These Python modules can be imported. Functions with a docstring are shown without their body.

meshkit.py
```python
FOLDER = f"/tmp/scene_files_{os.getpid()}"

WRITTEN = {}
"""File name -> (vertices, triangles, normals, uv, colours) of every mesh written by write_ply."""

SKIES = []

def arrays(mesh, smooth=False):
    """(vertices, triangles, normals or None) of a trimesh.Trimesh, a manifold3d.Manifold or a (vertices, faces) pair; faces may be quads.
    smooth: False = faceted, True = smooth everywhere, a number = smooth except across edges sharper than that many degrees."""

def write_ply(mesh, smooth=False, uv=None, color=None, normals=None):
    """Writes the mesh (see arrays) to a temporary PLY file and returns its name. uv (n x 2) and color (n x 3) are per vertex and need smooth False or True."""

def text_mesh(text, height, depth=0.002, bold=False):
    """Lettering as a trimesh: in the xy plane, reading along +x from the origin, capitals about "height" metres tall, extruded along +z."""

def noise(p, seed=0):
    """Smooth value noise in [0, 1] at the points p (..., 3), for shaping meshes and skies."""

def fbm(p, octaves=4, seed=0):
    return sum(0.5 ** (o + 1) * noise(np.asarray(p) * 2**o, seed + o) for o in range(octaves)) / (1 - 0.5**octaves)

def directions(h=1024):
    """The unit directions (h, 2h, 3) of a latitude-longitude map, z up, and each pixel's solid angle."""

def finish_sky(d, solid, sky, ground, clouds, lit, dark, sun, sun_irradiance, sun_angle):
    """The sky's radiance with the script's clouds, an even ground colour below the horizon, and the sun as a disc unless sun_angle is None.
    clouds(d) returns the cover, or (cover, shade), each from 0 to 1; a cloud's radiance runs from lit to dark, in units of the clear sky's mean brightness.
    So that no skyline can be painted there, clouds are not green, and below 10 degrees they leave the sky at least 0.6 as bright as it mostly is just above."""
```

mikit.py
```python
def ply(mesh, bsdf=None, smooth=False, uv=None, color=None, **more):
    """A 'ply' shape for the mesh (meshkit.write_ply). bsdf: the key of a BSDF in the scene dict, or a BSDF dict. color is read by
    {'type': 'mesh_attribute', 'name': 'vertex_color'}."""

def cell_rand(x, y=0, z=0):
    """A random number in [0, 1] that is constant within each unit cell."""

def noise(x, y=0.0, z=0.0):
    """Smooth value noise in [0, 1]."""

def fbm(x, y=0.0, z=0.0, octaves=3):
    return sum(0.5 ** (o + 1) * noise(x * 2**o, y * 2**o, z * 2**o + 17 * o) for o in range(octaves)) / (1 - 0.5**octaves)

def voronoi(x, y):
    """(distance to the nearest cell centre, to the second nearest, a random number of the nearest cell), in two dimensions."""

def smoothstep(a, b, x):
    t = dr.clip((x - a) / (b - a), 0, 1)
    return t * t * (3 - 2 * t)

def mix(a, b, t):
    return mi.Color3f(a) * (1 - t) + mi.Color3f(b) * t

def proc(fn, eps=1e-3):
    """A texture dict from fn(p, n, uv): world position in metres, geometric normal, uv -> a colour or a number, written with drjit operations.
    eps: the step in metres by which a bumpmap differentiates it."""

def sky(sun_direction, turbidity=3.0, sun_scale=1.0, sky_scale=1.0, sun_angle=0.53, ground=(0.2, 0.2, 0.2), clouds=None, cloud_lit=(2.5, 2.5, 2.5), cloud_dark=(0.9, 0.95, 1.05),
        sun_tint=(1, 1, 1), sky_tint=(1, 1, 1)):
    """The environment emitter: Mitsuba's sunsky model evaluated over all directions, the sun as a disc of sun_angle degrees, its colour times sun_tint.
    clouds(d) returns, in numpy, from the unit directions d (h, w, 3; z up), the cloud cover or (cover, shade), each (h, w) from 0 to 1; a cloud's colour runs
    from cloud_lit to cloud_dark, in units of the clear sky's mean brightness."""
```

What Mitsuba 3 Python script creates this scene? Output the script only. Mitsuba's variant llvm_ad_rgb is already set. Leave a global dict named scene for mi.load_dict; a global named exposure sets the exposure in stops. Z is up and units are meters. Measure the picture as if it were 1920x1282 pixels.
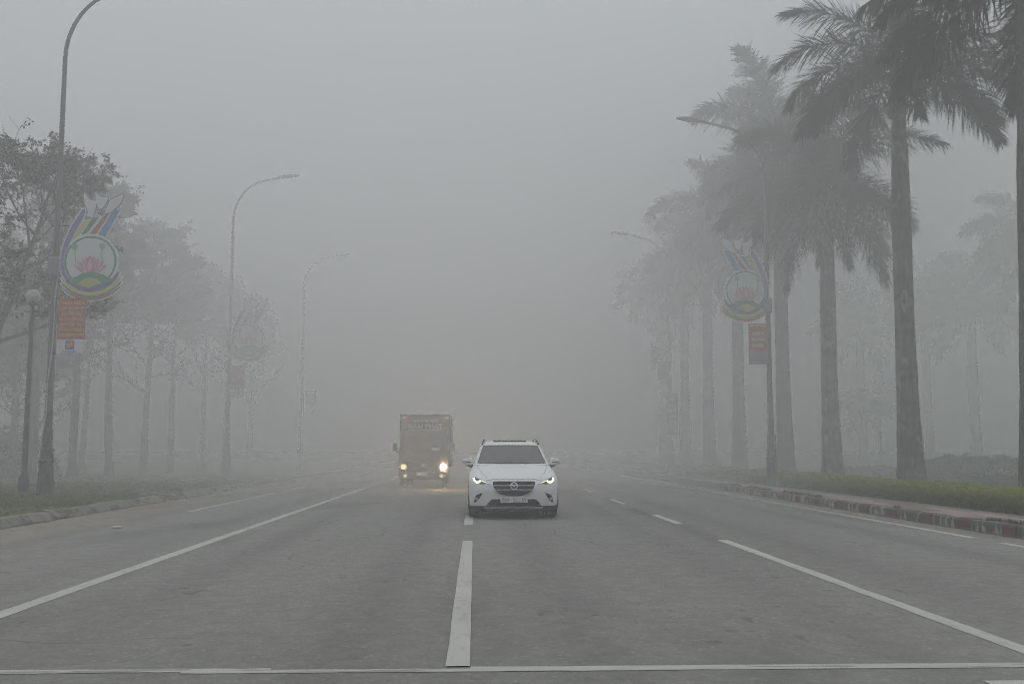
import math
import numpy as np
import trimesh
import manifold3d as m3
import shapely
from shapely.geometry import Polygon, Point, LineString, box as sbox
from shapely import affinity
import drjit as dr
import mitsuba as mi
import mikit
import meshkit

T = mi.ScalarTransform4f


def rgb(c):
    return {'type': 'rgb', 'value': list(c)}


scene, labels = {}, {}

# ------------------------------------------------------------------ camera, sky, exposure, air
CAM = (0.0, 0.0, 1.35)
PITCH, YAW = 0.10428, 0.03606
AIM = (math.sin(YAW) * math.cos(PITCH), math.cos(YAW) * math.cos(PITCH), math.sin(PITCH))
exposure = 1.15
scene['camera'] = {'type': 'perspective', 'fov': 2 * math.degrees(math.atan(960 / 1930)), 'fov_axis': 'x',
                   'near_clip': 0.05, 'far_clip': 3000.0,
                   'to_world': T().look_at(origin=list(CAM), target=[CAM[i] + AIM[i] for i in range(3)], up=[0, 0, 1]),
                   'medium': {'type': 'ref', 'id': 'fog_medium'}}


def overcast(d):
    """The standard overcast sky: full cover, brightest overhead, about a third to two fifths as bright at the horizon."""
    up = np.clip(d[..., 2], 0, 1)
    return np.ones_like(up), 1.0 - up


scene['sky'] = mikit.sky((0.05, 0.55, 0.83), turbidity=6, sun_scale=0.1, sun_angle=50, clouds=overcast,
                         cloud_lit=(2.74, 2.95, 3.15), cloud_dark=(0.93, 1.0, 1.07), ground=(0.20, 0.20, 0.19))
scene['sky']['sampling_weight'] = 60.0
# the air: a fog bank, thin where the camera stands and thickening up the street, in one closed box round everything
HX, HY, HZ = (-460.0, 460.0), (-340.0, 580.0), (-1.0, 20.0)


def fog_density(x, y, z):
    t = np.clip((y - 14.0) / 26.0, 0, 1)
    bank = 0.0115 + 0.062 * t * t * (3 - 2 * t)
    drift = meshkit.fbm(np.stack([x / 45, y / 38, z / 14], -1), 3, 4)
    return bank * (0.82 + 0.36 * drift) * (1.02 - 0.18 * np.clip(z, 0, 20) / 20)


_z, _y, _x = np.meshgrid(np.linspace(*HZ, 4), np.linspace(*HY, 307), np.linspace(*HX, 47), indexing='ij')
scene['fog_medium'] = {'type': 'heterogeneous', 'albedo': {'type': 'constvolume', 'value': rgb((0.998, 0.998, 0.997))},
                       'sigma_t': {'type': 'gridvolume', 'grid': mi.VolumeGrid(fog_density(_x, _y, _z)[..., None].astype(np.float32)), 'filter_type': 'trilinear',
                                   'to_world': T().translate([HX[0], HY[0], HZ[0]]).scale([HX[1] - HX[0], HY[1] - HY[0], HZ[1] - HZ[0]])},
                       'phase': {'type': 'hg', 'g': 0.25}}
scene['haze'] = {'type': 'cube', 'to_world': T().translate([0, 120, 9.5]).scale([460, 460, 10.5]),
                 'bsdf': {'type': 'null'}, 'interior': {'type': 'ref', 'id': 'fog_medium'}}
labels['haze'] = {'label': 'dense pale grey morning fog filling the whole street', 'category': 'fog', 'kind': 'stuff'}


# ------------------------------------------------------------------ helpers
def numbered(key):
    used = lambda k: k in scene or k in labels or any(s.startswith(k + '__') for s in scene)
    if not used(key):
        return key
    i = 1
    while used(f'{key}_{i:03d}'):
        i += 1
    return f'{key}_{i:03d}'


COUNT = {}


def part_key(parent, name):
    k = parent + '__' + name
    n = COUNT.get(k, 0)
    COUNT[k] = n + 1
    return k if n == 0 else f'{k}_{n:03d}'


def thing(name, label, category, group=None, kind=None):
    k = numbered(name)
    labels[k] = {'label': label, 'category': category}
    if group:
        labels[k]['group'] = group
    if kind:
        labels[k]['kind'] = kind
    return k


def shape(mesh, mat, smooth=False, **kw):
    return mikit.ply(mesh, mat, smooth=smooth, **kw)


def soft_shape(mesh, mat, normals, color=None):
    """Foliage shaded with given normals (the crown's own rounded form) instead of each leaf's."""
    path = meshkit.write_ply(mesh, False, None, color, normals)
    return {'type': 'ply', 'filename': path, 'face_normals': False, 'bsdf': {'type': 'ref', 'id': mat}}


def hazed(mesh, mat):
    """A trunk or pole deep in the fog: lit evenly, as its round form no longer shows."""
    return soft_shape(mesh, mat, np.tile([[0.0, -0.92, 0.39]], (len(mesh.vertices), 1)))


def part(parent, name, mesh, mat=None, smooth=False, at=None, **kw):
    """One entry under its parent; mesh may be a ready shape dict."""
    k = part_key(parent, name)
    s = dict(mesh) if isinstance(mesh, dict) else shape(mesh, mat, smooth, **kw)
    if at is not None:
        s['to_world'] = at
    scene[k] = s
    return k


def single(name, mesh, mat, label, category, smooth=False, group=None, kind=None, **kw):
    k = thing(name, label, category, group, kind)
    scene[k] = dict(mesh) if isinstance(mesh, dict) else shape(mesh, mat, smooth, **kw)
    return k


def structure(name, mesh, mat, label, smooth=False, **kw):
    k = numbered(name)
    scene[k] = shape(mesh, mat, smooth, **kw)
    labels[k] = {'label': label, 'kind': 'structure'}
    return k


def cat(ms):
    vs, fs, o = [], [], 0
    for m in ms:
        v, f = (m.vertices, m.faces) if hasattr(m, 'vertices') else m
        vs.append(np.asarray(v, float)); fs.append(np.asarray(f, int) + o); o += len(vs[-1])
    return trimesh.Trimesh(np.vstack(vs), np.vstack(fs), process=False)


def bx(x0, x1, y0, y1, z0, z1):
    m = trimesh.creation.box(extents=(x1 - x0, y1 - y0, z1 - z0))
    m.apply_translation(((x0 + x1) / 2, (y0 + y1) / 2, (z0 + z1) / 2))
    return m


def rbox(x0, x1, y0, y1, z0, z1, r=0.02, seg=8):
    """A box with rounded edges."""
    s = m3.Manifold.sphere(r, seg)
    m = m3.Manifold.batch_hull([s.translate([x, y, z]) for x in (x0 + r, x1 - r) for y in (y0 + r, y1 - r) for z in (z0 + r, z1 - r)])
    return man(m)


def man(m):
    q = m.to_mesh()
    return trimesh.Trimesh(np.array(q.vert_properties[:, :3]), np.array(q.tri_verts), process=False)


def to_man(m):
    m = m.copy(); m.merge_vertices()
    return m3.Manifold(m3.Mesh(np.asarray(m.vertices, np.float32), np.asarray(m.faces, np.uint32)))


def tube(pts, rad, sides=8, cap=True):
    p = np.asarray(pts, float)
    rad = np.broadcast_to(np.asarray(rad, float), (len(p),))
    t = np.gradient(p, axis=0)
    t /= np.linalg.norm(t, axis=1, keepdims=True) + 1e-12
    ref = np.array([0, 0, 1.0]) if abs(t[0, 2]) < 0.9 else np.array([1.0, 0, 0])
    a = np.zeros_like(p)
    cur = np.cross(t[0], ref)
    for i in range(len(p)):
        cur = cur - t[i] * (cur @ t[i])
        cur = cur / (np.linalg.norm(cur) + 1e-12)
        a[i] = cur
    b = np.cross(t, a)
    ang = np.arange(sides) * 2 * np.pi / sides
    v = p[:, None] + rad[:, None, None] * (np.cos(ang)[None, :, None] * a[:, None] + np.sin(ang)[None, :, None] * b[:, None])
    i, j = np.meshgrid(np.arange(len(p) - 1), np.arange(sides), indexing='ij')
    q = np.stack([i * sides + j, i * sides + (j + 1) % sides, (i + 1) * sides + (j + 1) % sides, (i + 1) * sides + j], -1).reshape(-1, 4)
    f = [q[:, [0, 1, 2]], q[:, [0, 2, 3]]]
    v = v.reshape(-1, 3)
    if cap:
        n = len(v)
        v = np.vstack([v, p[:1], p[-1:]])
        k = np.arange(sides)
        e = (len(p) - 1) * sides
        f += [np.stack([k * 0 + n, (k + 1) % sides, k], 1), np.stack([k * 0 + n + 1, e + k, e + (k + 1) % sides], 1)]
    return trimesh.Trimesh(v, np.vstack(f), process=False)


def lathe(prof, sides=24):
    """(r, z) profile turned about z."""
    r, z = np.asarray(prof, float).T
    ang = np.arange(sides) * 2 * np.pi / sides
    v = np.stack([r[:, None] * np.cos(ang), r[:, None] * np.sin(ang), np.repeat(z[:, None], sides, 1)], -1).reshape(-1, 3)
    i, j = np.meshgrid(np.arange(len(r) - 1), np.arange(sides), indexing='ij')
    q = np.stack([i * sides + j, i * sides + (j + 1) % sides, (i + 1) * sides + (j + 1) % sides, (i + 1) * sides + j], -1).reshape(-1, 4)
    n, k, e = len(v), np.arange(sides), (len(r) - 1) * sides
    v = np.vstack([v, [[0, 0, z[0]], [0, 0, z[-1]]]])
    f = np.vstack([q[:, [0, 1, 2]], q[:, [0, 2, 3]], np.stack([k * 0 + n, (k + 1) % sides, k], 1), np.stack([k * 0 + n + 1, e + k, e + (k + 1) % sides], 1)])
    return trimesh.Trimesh(v, f, process=False)


def moved(m, x=0, y=0, z=0, rz=0, s=1.0):
    m = m.copy()
    if s != 1.0:
        m.apply_scale(s)
    if rz:
        m.apply_transform(trimesh.transformations.rotation_matrix(rz, [0, 0, 1]))
    m.apply_translation((x, y, z))
    return m


def facing(m):
    """From the drawing plane (x, y, thickness z) to an upright plate that faces the camera's side (-y)."""
    m = m.copy()
    v = np.array(m.vertices)
    m.vertices = np.stack([v[:, 0], -v[:, 2], v[:, 1]], 1)
    return m


def plate(poly, depth, front=0.0):
    """An upright plate from a polygon in (x, z): its face looks to -y and lies at y = -front."""
    geoms = getattr(poly, 'geoms', [poly])
    ms = [trimesh.creation.extrude_polygon(g, depth, engine='earcut') for g in geoms if g.area > 1e-7]
    m = cat(ms)
    m.apply_translation((0, 0, front - depth))
    return facing(m)


def lettering(lines, width, cx, top, step, height, face, bold=True):
    """Lines of upright letters, centred, squeezed to at most width."""
    out = []
    for i, t in enumerate(lines):
        m = meshkit.text_mesh(t, height, 0.004, bold=bold)
        lo, hi = m.bounds
        s = min(1.0, width / (hi[0] - lo[0]))
        m.apply_transform(np.diag([s, 1, 1, 1]))
        lo, hi = m.bounds
        m.apply_translation((cx - (lo[0] + hi[0]) / 2, top - i * step - height, face))
        out.append(facing(m))
    return cat(out)


# ------------------------------------------------------------------ materials
def mat(key, color, rough=0.6, metallic=0.0, spec=0.4, two=True, **kw):
    c = color if isinstance(color, dict) else rgb(color)
    b = {'type': 'principled', 'base_color': c, 'roughness': rough, 'metallic': metallic, **({} if metallic else {'specular': spec}), **kw}
    scene[key] = {'type': 'twosided', 'bsdf': b} if two else b
    return key


N, FB, MIX, SS = mikit.noise, mikit.fbm, mikit.mix, mikit.smoothstep


def road_fn(p, n, uv):
    x, y = p.x, p.y
    big = FB(x * 0.25, y * 0.07, 3.0, 3)
    fine = FB(x * 9.0, y * 9.0, 1.0, 3)
    grit = N(x * 70.0, y * 70.0, 5.0)
    c = MIX([0.176, 0.169, 0.155], [0.234, 0.225, 0.207], big)
    chip = mikit.cell_rand(dr.floor(x * 45.0), dr.floor(y * 45.0), 2.0)
    pale = SS(0.93, 0.97, mikit.cell_rand(dr.floor(x * 38.0 + 0.4 * fine), dr.floor(y * 30.0), 6.0))
    c = c * (0.82 + 0.26 * fine + 0.14 * (grit - 0.5) + 0.12 * (chip - 0.5)) + 0.035 * pale
    # polished wheel tracks and drip stains run along the lanes
    lane = x - 1.8
    lane = lane - dr.floor(lane / 3.7) * 3.7
    track = dr.exp(-dr.square((lane - 1.0) / 0.33)) + dr.exp(-dr.square((lane - 2.7) / 0.33))
    c = c * (1.0 - 0.13 * track * (0.5 + N(x * 0.6, y * 0.12, 9.0)))
    damp = SS(0.60, 0.80, FB(x * 0.55, y * 0.16, 21.0, 4))
    c = c * (1.0 - 0.20 * damp)
    oil = dr.exp(-dr.square((lane - 1.85) / 0.30)) * SS(0.45, 0.75, FB(x * 1.2, y * 0.25, 41.0, 3))
    c = c * (1.0 - 0.20 * oil)
    # sand washed to both kerbs
    wob = 0.8 * FB(x * 0.4, y * 0.35, 7.0, 3)
    dirt = SS(-6.1, -8.0, x - 0.9 + wob * 1.7) * 0.8 + SS(7.55, 8.3, x - 0.25 + wob * 0.5) * 0.9
    sand = MIX([0.20, 0.165, 0.125], [0.29, 0.245, 0.185], FB(x * 3.0, y * 3.0, 2.0, 3))
    c = MIX(c, sand, dr.clip(dirt, 0, 1) * (0.45 + 0.55 * FB(x * 1.3, y * 0.9, 4.0, 3)))
    red = dr.exp(-dr.square((x + 7.5) / 0.35) - dr.square((y - 25.0) / 2.2))
    c = MIX(c, mi.Color3f(0.24, 0.13, 0.10), 0.5 * red)
    # hairline cracks
    k1 = dr.abs(N(x * 0.35, y * 0.3, 31.0) - 0.5 + 0.03 * (N(x * 3, y * 3, 8.0) - 0.5))
    crack = SS(0.006, 0.001, k1) * SS(0.45, 0.6, N(x * 0.2, y * 0.1, 12.0))
    c = c * (1.0 - 0.30 * crack)
    calm = SS(58.0, 34.0, y)          # grain too fine to be told apart far up the road
    c = MIX([0.205, 0.197, 0.182], c, calm)
    specks = calm * SS(0.86, 0.94, N(x * 11.0, y * 5.0, 15.0)) * SS(0.6, 0.75, N(x * 1.1, y * 0.8, 18.0))
    return c * (1.0 - 0.28 * specks)


def road_bump(p, n, uv):
    return N(p.x * 95.0, p.y * 95.0, 2.0) * 0.003 + N(p.x * 40.0, p.y * 40.0, 7.0) * 0.002


def paint_fn(p, n, uv):
    worn = FB(p.x * 14.0, p.y * 5.0, 3.0, 3)
    c = MIX([0.37, 0.362, 0.325], [0.455, 0.446, 0.405], FB(p.x * 3.0, p.y * 0.8, 1.0, 3))
    grime = SS(0.45, 0.75, FB(p.x * 2.0, p.y * 0.6, 11.0, 4))
    c = c * (1.0 - 0.09 * grime)
    w = SS(0.60, 0.78, worn) * 0.28
    return MIX(c, mi.Color3f(0.22, 0.215, 0.20), w)


def stop_fn(p, n, uv):
    worn = FB(p.x * 2.2, p.y * 26.0, 3.0, 3)
    left = SS(-0.2, -2.4, p.x)
    c = MIX([0.34, 0.335, 0.305], [0.43, 0.425, 0.395], FB(p.x * 3.0, p.y * 8.0, 1.0, 3))
    return MIX(c, mi.Color3f(0.21, 0.205, 0.195), SS(0.62, 0.70, worn + 0.17 * left) * 0.85)


def verge_fn(p, n, uv):
    a = FB(p.x * 0.8, p.y * 0.6, 2.0, 4)
    c = MIX([0.065, 0.080, 0.036], [0.100, 0.110, 0.050], FB(p.x * 2, p.y * 2, 1.0, 2))
    return MIX([0.105, 0.118, 0.062], MIX(c, mi.Color3f(0.15, 0.12, 0.085), SS(0.52, 0.66, a) * 0.8), SS(56.0, 34.0, p.y))


def lawn_fn(p, n, uv):
    c = MIX([0.055, 0.105, 0.035], [0.085, 0.15, 0.05], FB(p.x * 1.5, p.y * 1.5, 1.0, 2))
    return MIX(c, mi.Color3f(0.11, 0.115, 0.05), SS(0.5, 0.7, FB(p.x * 0.4, p.y * 0.4, 6.0, 3)) * 0.6)


def pave_fn(p, n, uv):
    u, v = p.x / 0.3, p.y / 0.3
    joint = dr.minimum(dr.abs(u - dr.round(u)), dr.abs(v - dr.round(v)))
    c = MIX([0.24, 0.180, 0.165], [0.33, 0.255, 0.235], FB(p.x * 2.5, p.y * 1.2, 4.0, 3))
    c = c * (0.90 + 0.20 * mikit.cell_rand(dr.floor(u), dr.floor(v), 3.0))
    c = c * (1.0 - 0.25 * SS(0.05, 0.01, joint))
    dirt = SS(0.5, 0.7, FB(p.x * 1.5, p.y * 0.7, 9.0, 4)) + SS(9.3, 9.65, p.x + 0.2 * N(p.x * 2, p.y * 2, 1.0))
    return MIX(c, mi.Color3f(0.13, 0.11, 0.085), dr.clip(dirt, 0, 1) * 0.7)


def kerb_stain(p, k):
    """Algae and grime in streaks down the stone."""
    s = FB(p.y * 9.0, p.z * 2.5, k, 3)
    return SS(0.30, 0.56, s + 0.9 * (p.z - 0.13))


def kerb_white(p, n, uv):
    c = MIX([0.21, 0.21, 0.195], [0.34, 0.335, 0.31], N(p.y * 5, p.z * 8, 1.0))
    c = MIX(c, mi.Color3f(0.085, 0.088, 0.078), kerb_stain(p, 3.0) * 0.93)
    return MIX(c, mi.Color3f(0.16, 0.135, 0.10), SS(0.07, 0.01, p.z) * 0.7)


def kerb_red(p, n, uv):
    c = MIX([0.10, 0.048, 0.046], [0.155, 0.064, 0.061], N(p.y * 6, p.z * 8, 2.0))
    c = MIX(c, mi.Color3f(0.10, 0.075, 0.07), kerb_stain(p, 8.0) * 0.85)
    return MIX(c, mi.Color3f(0.16, 0.135, 0.10), SS(0.07, 0.01, p.z) * 0.7)


def kerb_grey(p, n, uv):
    c = MIX([0.15, 0.142, 0.122], [0.235, 0.222, 0.195], FB(p.y * 4, p.x * 9, p.z * 9, 3))
    return MIX(c, mi.Color3f(0.10, 0.095, 0.075), SS(0.5, 0.68, FB(p.y * 2.3, p.x * 5, 4.0, 3)) * 0.7)


def palm_bark_fn(p, n, uv):
    ring = N(p.z * 7.0 + 0.6 * N(p.x * 6, p.y * 6, p.z * 2), 3.0, 1.0)
    c = MIX([0.070, 0.067, 0.058], [0.140, 0.134, 0.120], FB(p.x * 5, p.y * 5, p.z * 1.5, 3))
    c = c * (0.90 + 0.16 * ring)
    lich = SS(0.58, 0.70, FB(p.x * 3.2, p.y * 3.2, p.z * 1.8, 4))
    c = MIX(c, mi.Color3f(0.22, 0.225, 0.20), lich * 0.5)
    vert = N(p.x * 26.0, p.y * 26.0, p.z * 0.9)
    return c * (0.85 + 0.25 * vert)


def palm_bark_bump(p, n, uv):
    return 0.006 * N(p.z * 8.0, 2.0, 5.0) + 0.006 * N(p.x * 24.0, p.y * 24.0, p.z * 1.2)


def bark_fn(p, n, uv):
    c = MIX([0.07, 0.062, 0.052], [0.15, 0.135, 0.115], FB(p.x * 9, p.y * 9, p.z * 2.0, 3))
    return MIX(c, mi.Color3f(0.10, 0.115, 0.075), SS(0.55, 0.7, FB(p.x * 2, p.y * 2, p.z * 1.2, 3)) * 0.5)


def bumped(key, scale_fn, eps=2e-3):
    inner = scene[key]['bsdf']
    scene[key] = {'type': 'twosided', 'bsdf': {'type': 'bumpmap', 'arbitrary': mikit.proc(scale_fn, eps), 'scale': 1.0, 'bsdf': inner}}


mat('m_road', mikit.proc(road_fn), 0.82, spec=0.35)
bumped('m_road', road_bump)
mat('m_paint', mikit.proc(paint_fn), 0.6)
mat('m_stop', mikit.proc(stop_fn), 0.6)
mat('m_verge', mikit.proc(verge_fn), 0.95, spec=0.1)
mat('m_lawn', mikit.proc(lawn_fn), 0.95, spec=0.1)
mat('m_pave', mikit.proc(pave_fn), 0.85, spec=0.2)
mat('m_kerb_white', mikit.proc(kerb_white), 0.8, spec=0.2)
mat('m_kerb_red', mikit.proc(kerb_red), 0.8, spec=0.2)
mat('m_kerb_grey', mikit.proc(kerb_grey), 0.9, spec=0.2)
mat('m_palm_bark', mikit.proc(palm_bark_fn), 0.85, spec=0.2)
bumped('m_palm_bark', palm_bark_bump)
mat('m_bark', mikit.proc(bark_fn), 0.9, spec=0.15)
mat('m_far_verge', (0.105, 0.118, 0.062), 0.95, spec=0.1)
mat('m_far_lawn', (0.075, 0.125, 0.045), 0.95, spec=0.1)
mat('m_far_kerb', (0.125, 0.118, 0.105), 0.9, spec=0.1)
mat('m_far_bark', (0.062, 0.058, 0.051), 0.9, spec=0.1)
VC = {'type': 'mesh_attribute', 'name': 'vertex_color'}
scene['m_leaf'] = {'type': 'principledthin', 'base_color': VC, 'roughness': 0.55, 'diff_trans': 0.55, 'spec_trans': 0.0, 'eta': 1.3}
scene['m_frond'] = {'type': 'principledthin', 'base_color': rgb((0.050, 0.078, 0.042)), 'roughness': 0.5, 'diff_trans': 0.5, 'spec_trans': 0.0, 'eta': 1.3}
scene['m_frond_dry'] = {'type': 'principledthin', 'base_color': rgb((0.135, 0.105, 0.065)), 'roughness': 0.8, 'diff_trans': 0.4, 'spec_trans': 0.0, 'eta': 1.3}
mat('m_shaft', mikit.proc(lambda p, n, uv: MIX([0.06, 0.085, 0.045], [0.10, 0.12, 0.065], FB(p.x * 6, p.y * 6, p.z * 0.7, 3))), 0.55)
mat('m_sheath', (0.12, 0.10, 0.07), 0.8)
mat('m_pole', mikit.proc(lambda p, n, uv: MIX([0.095, 0.097, 0.10], [0.14, 0.142, 0.145], FB(p.x * 8, p.y * 8, p.z * 1.1, 3))), 0.5)
mat('m_iron', mikit.proc(lambda p, n, uv: MIX([0.045, 0.046, 0.048], [0.085, 0.083, 0.08], FB(p.x * 7, p.y * 7, p.z * 3, 3))), 0.6)
mat('m_grey_box', (0.22, 0.225, 0.22), 0.6)
mat('m_cable', (0.45, 0.45, 0.44), 0.6)
mat('m_white_globe', (0.42, 0.43, 0.43), 0.25)
mat('m_globe_shade', (0.62, 0.63, 0.63), 0.4)
mat('m_banner_red', mikit.proc(lambda p, n, uv: MIX([0.32, 0.075, 0.07], [0.40, 0.10, 0.09], FB(p.x * 3, p.y * 3, p.z * 3, 3))), 0.6)
mat('m_banner_white', (0.56, 0.57, 0.6), 0.6)
mat('m_yellow', (0.52, 0.42, 0.14), 0.55)
mat('m_orange', (0.6, 0.25, 0.08), 0.55)
mat('m_blue', (0.11, 0.13, 0.36), 0.55)
mat('m_sign_white', (0.58, 0.59, 0.6), 0.5)
mat('m_sign_purple', (0.17, 0.14, 0.34), 0.5)
mat('m_sign_green', (0.09, 0.24, 0.16), 0.5)
mat('m_sign_light_green', (0.24, 0.36, 0.24), 0.5)
mat('m_sign_lime', (0.38, 0.4, 0.16), 0.5)
mat('m_sign_red', (0.42, 0.12, 0.11), 0.5)
mat('m_sign_blue', (0.15, 0.25, 0.46), 0.5)
mat('m_sign_pink', (0.5, 0.2, 0.28), 0.5)
mat('m_sign_pale_pink', (0.56, 0.38, 0.44), 0.5)
mat('m_sign_grey', (0.20, 0.21, 0.23), 0.5)
# ------------------------------------------------------------------ ground, road, kerbs, pavement
rng = np.random.default_rng(7)
structure('ground', bx(-440, 440, -300, 560, -0.5, 0.0), 'm_far_verge', 'flat earth under the road and the parkland on both sides')


def sheet(x0, x1, y0, y1, z, nx=2, ny=2, fn=None):
    x, y = np.meshgrid(np.linspace(x0, x1, nx), np.linspace(y0, y1, ny))
    zz = np.full_like(x, z) if fn is None else fn(x, y)
    v = np.stack([x, y, zz], -1).reshape(-1, 3)
    i, j = np.meshgrid(np.arange(ny - 1), np.arange(nx - 1), indexing='ij')
    a = (i * nx + j).ravel()
    q = np.stack([a, a + 1, a + nx + 1, a + nx], 1)
    return trimesh.Trimesh(v, np.vstack([q[:, [0, 1, 2]], q[:, [0, 2, 3]]]), process=False)


XL, XR = -8.06, 8.28          # feet of the two kerbs
road = structure('road', sheet(XL - 0.05, XR + 0.05, -60, 330, 0.004), 'm_road', 'wide worn grey asphalt road with painted white lane lines, dusty along both kerbs')


def strip(x0, x1, y0, y1, jag=0.008, n=None, z=0.008):
    """A painted stripe with slightly uneven edges."""
    long_y = (y1 - y0) > (x1 - x0)
    n = n or int(np.clip((y1 - y0 if long_y else x1 - x0) / 0.12, 4, 260))
    t = np.linspace(0, 1, n)
    e0, e1 = (np.convolve(rng.normal(0, jag * 1.5, n + 8), np.ones(9) / 9, 'valid') + rng.normal(0, jag * 0.22, n) for _ in (0, 1))
    if long_y:
        v = np.vstack([np.stack([x0 + e0, y0 + t * (y1 - y0), t * 0 + z], 1), np.stack([x1 + e1, y0 + t * (y1 - y0), t * 0 + z], 1)])
    else:
        v = np.vstack([np.stack([x0 + t * (x1 - x0), y0 + e0, t * 0 + z], 1), np.stack([x0 + t * (x1 - x0), y1 + e1, t * 0 + z], 1)])
    i = np.arange(n - 1)
    f = np.vstack([np.stack([i, n + i, n + i + 1], 1), np.stack([i, n + i + 1, i + 1], 1)])
    if long_y:
        f = f[:, ::-1]
    return trimesh.Trimesh(v, f, process=False)


W = 0.15
part(road, 'stop_line', strip(-7.9, -1.25, 6.50, 6.60, 0.012, 120), 'm_stop')
part(road, 'stop_line', strip(-1.78, -0.02, 6.46, 6.545, 0.008, 50), 'm_stop')
part(road, 'stop_line', strip(-0.02, 3.93, 6.46, 6.595, 0.006, 90), 'm_stop')
part(road, 'stop_line', strip(3.93, 8.0, 6.47, 6.63, 0.006, 60), 'm_stop')
part(road, 'crossing_stripe', strip(2.98, 3.45, 3.0, 6.10), 'm_paint')
part(road, 'crossing_stripe', strip(3.95, 4.42, 3.0, 6.10), 'm_paint')
c = -0.10
cl = strip(c - 0.075, c + 0.075, 6.60, 15.5, 0.0035, z=0.012)
part(road, 'centre_line', cl, 'm_paint')
part(road, 'lane_line', strip(-3.97, -3.80, 5.0, 200.0, 0.006, 900), 'm_paint')
part(road, 'lane_line', strip(3.64, 3.79, 6.63, 15.55), 'm_paint')
for i, y in enumerate(np.arange(18.75, 120, 6.95)):
    part(road, 'centre_dash', strip(c - 0.085, c + 0.075, y, y + 2.75), 'm_paint')
    part(road, 'lane_dash', strip(3.67, 3.82, y + 0.1, y + 2.85), 'm_paint')
part(road, 'edge_line', strip(-6.30, -6.17, 22.9, 200.0, 0.006, 500), 'm_paint')
part(road, 'edge_line', strip(7.58, 7.72, 5.0, 14.9), 'm_paint')
part(road, 'edge_line', strip(7.58, 7.72, 15.7, 200.0, 0.006, 500), 'm_paint')


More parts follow.
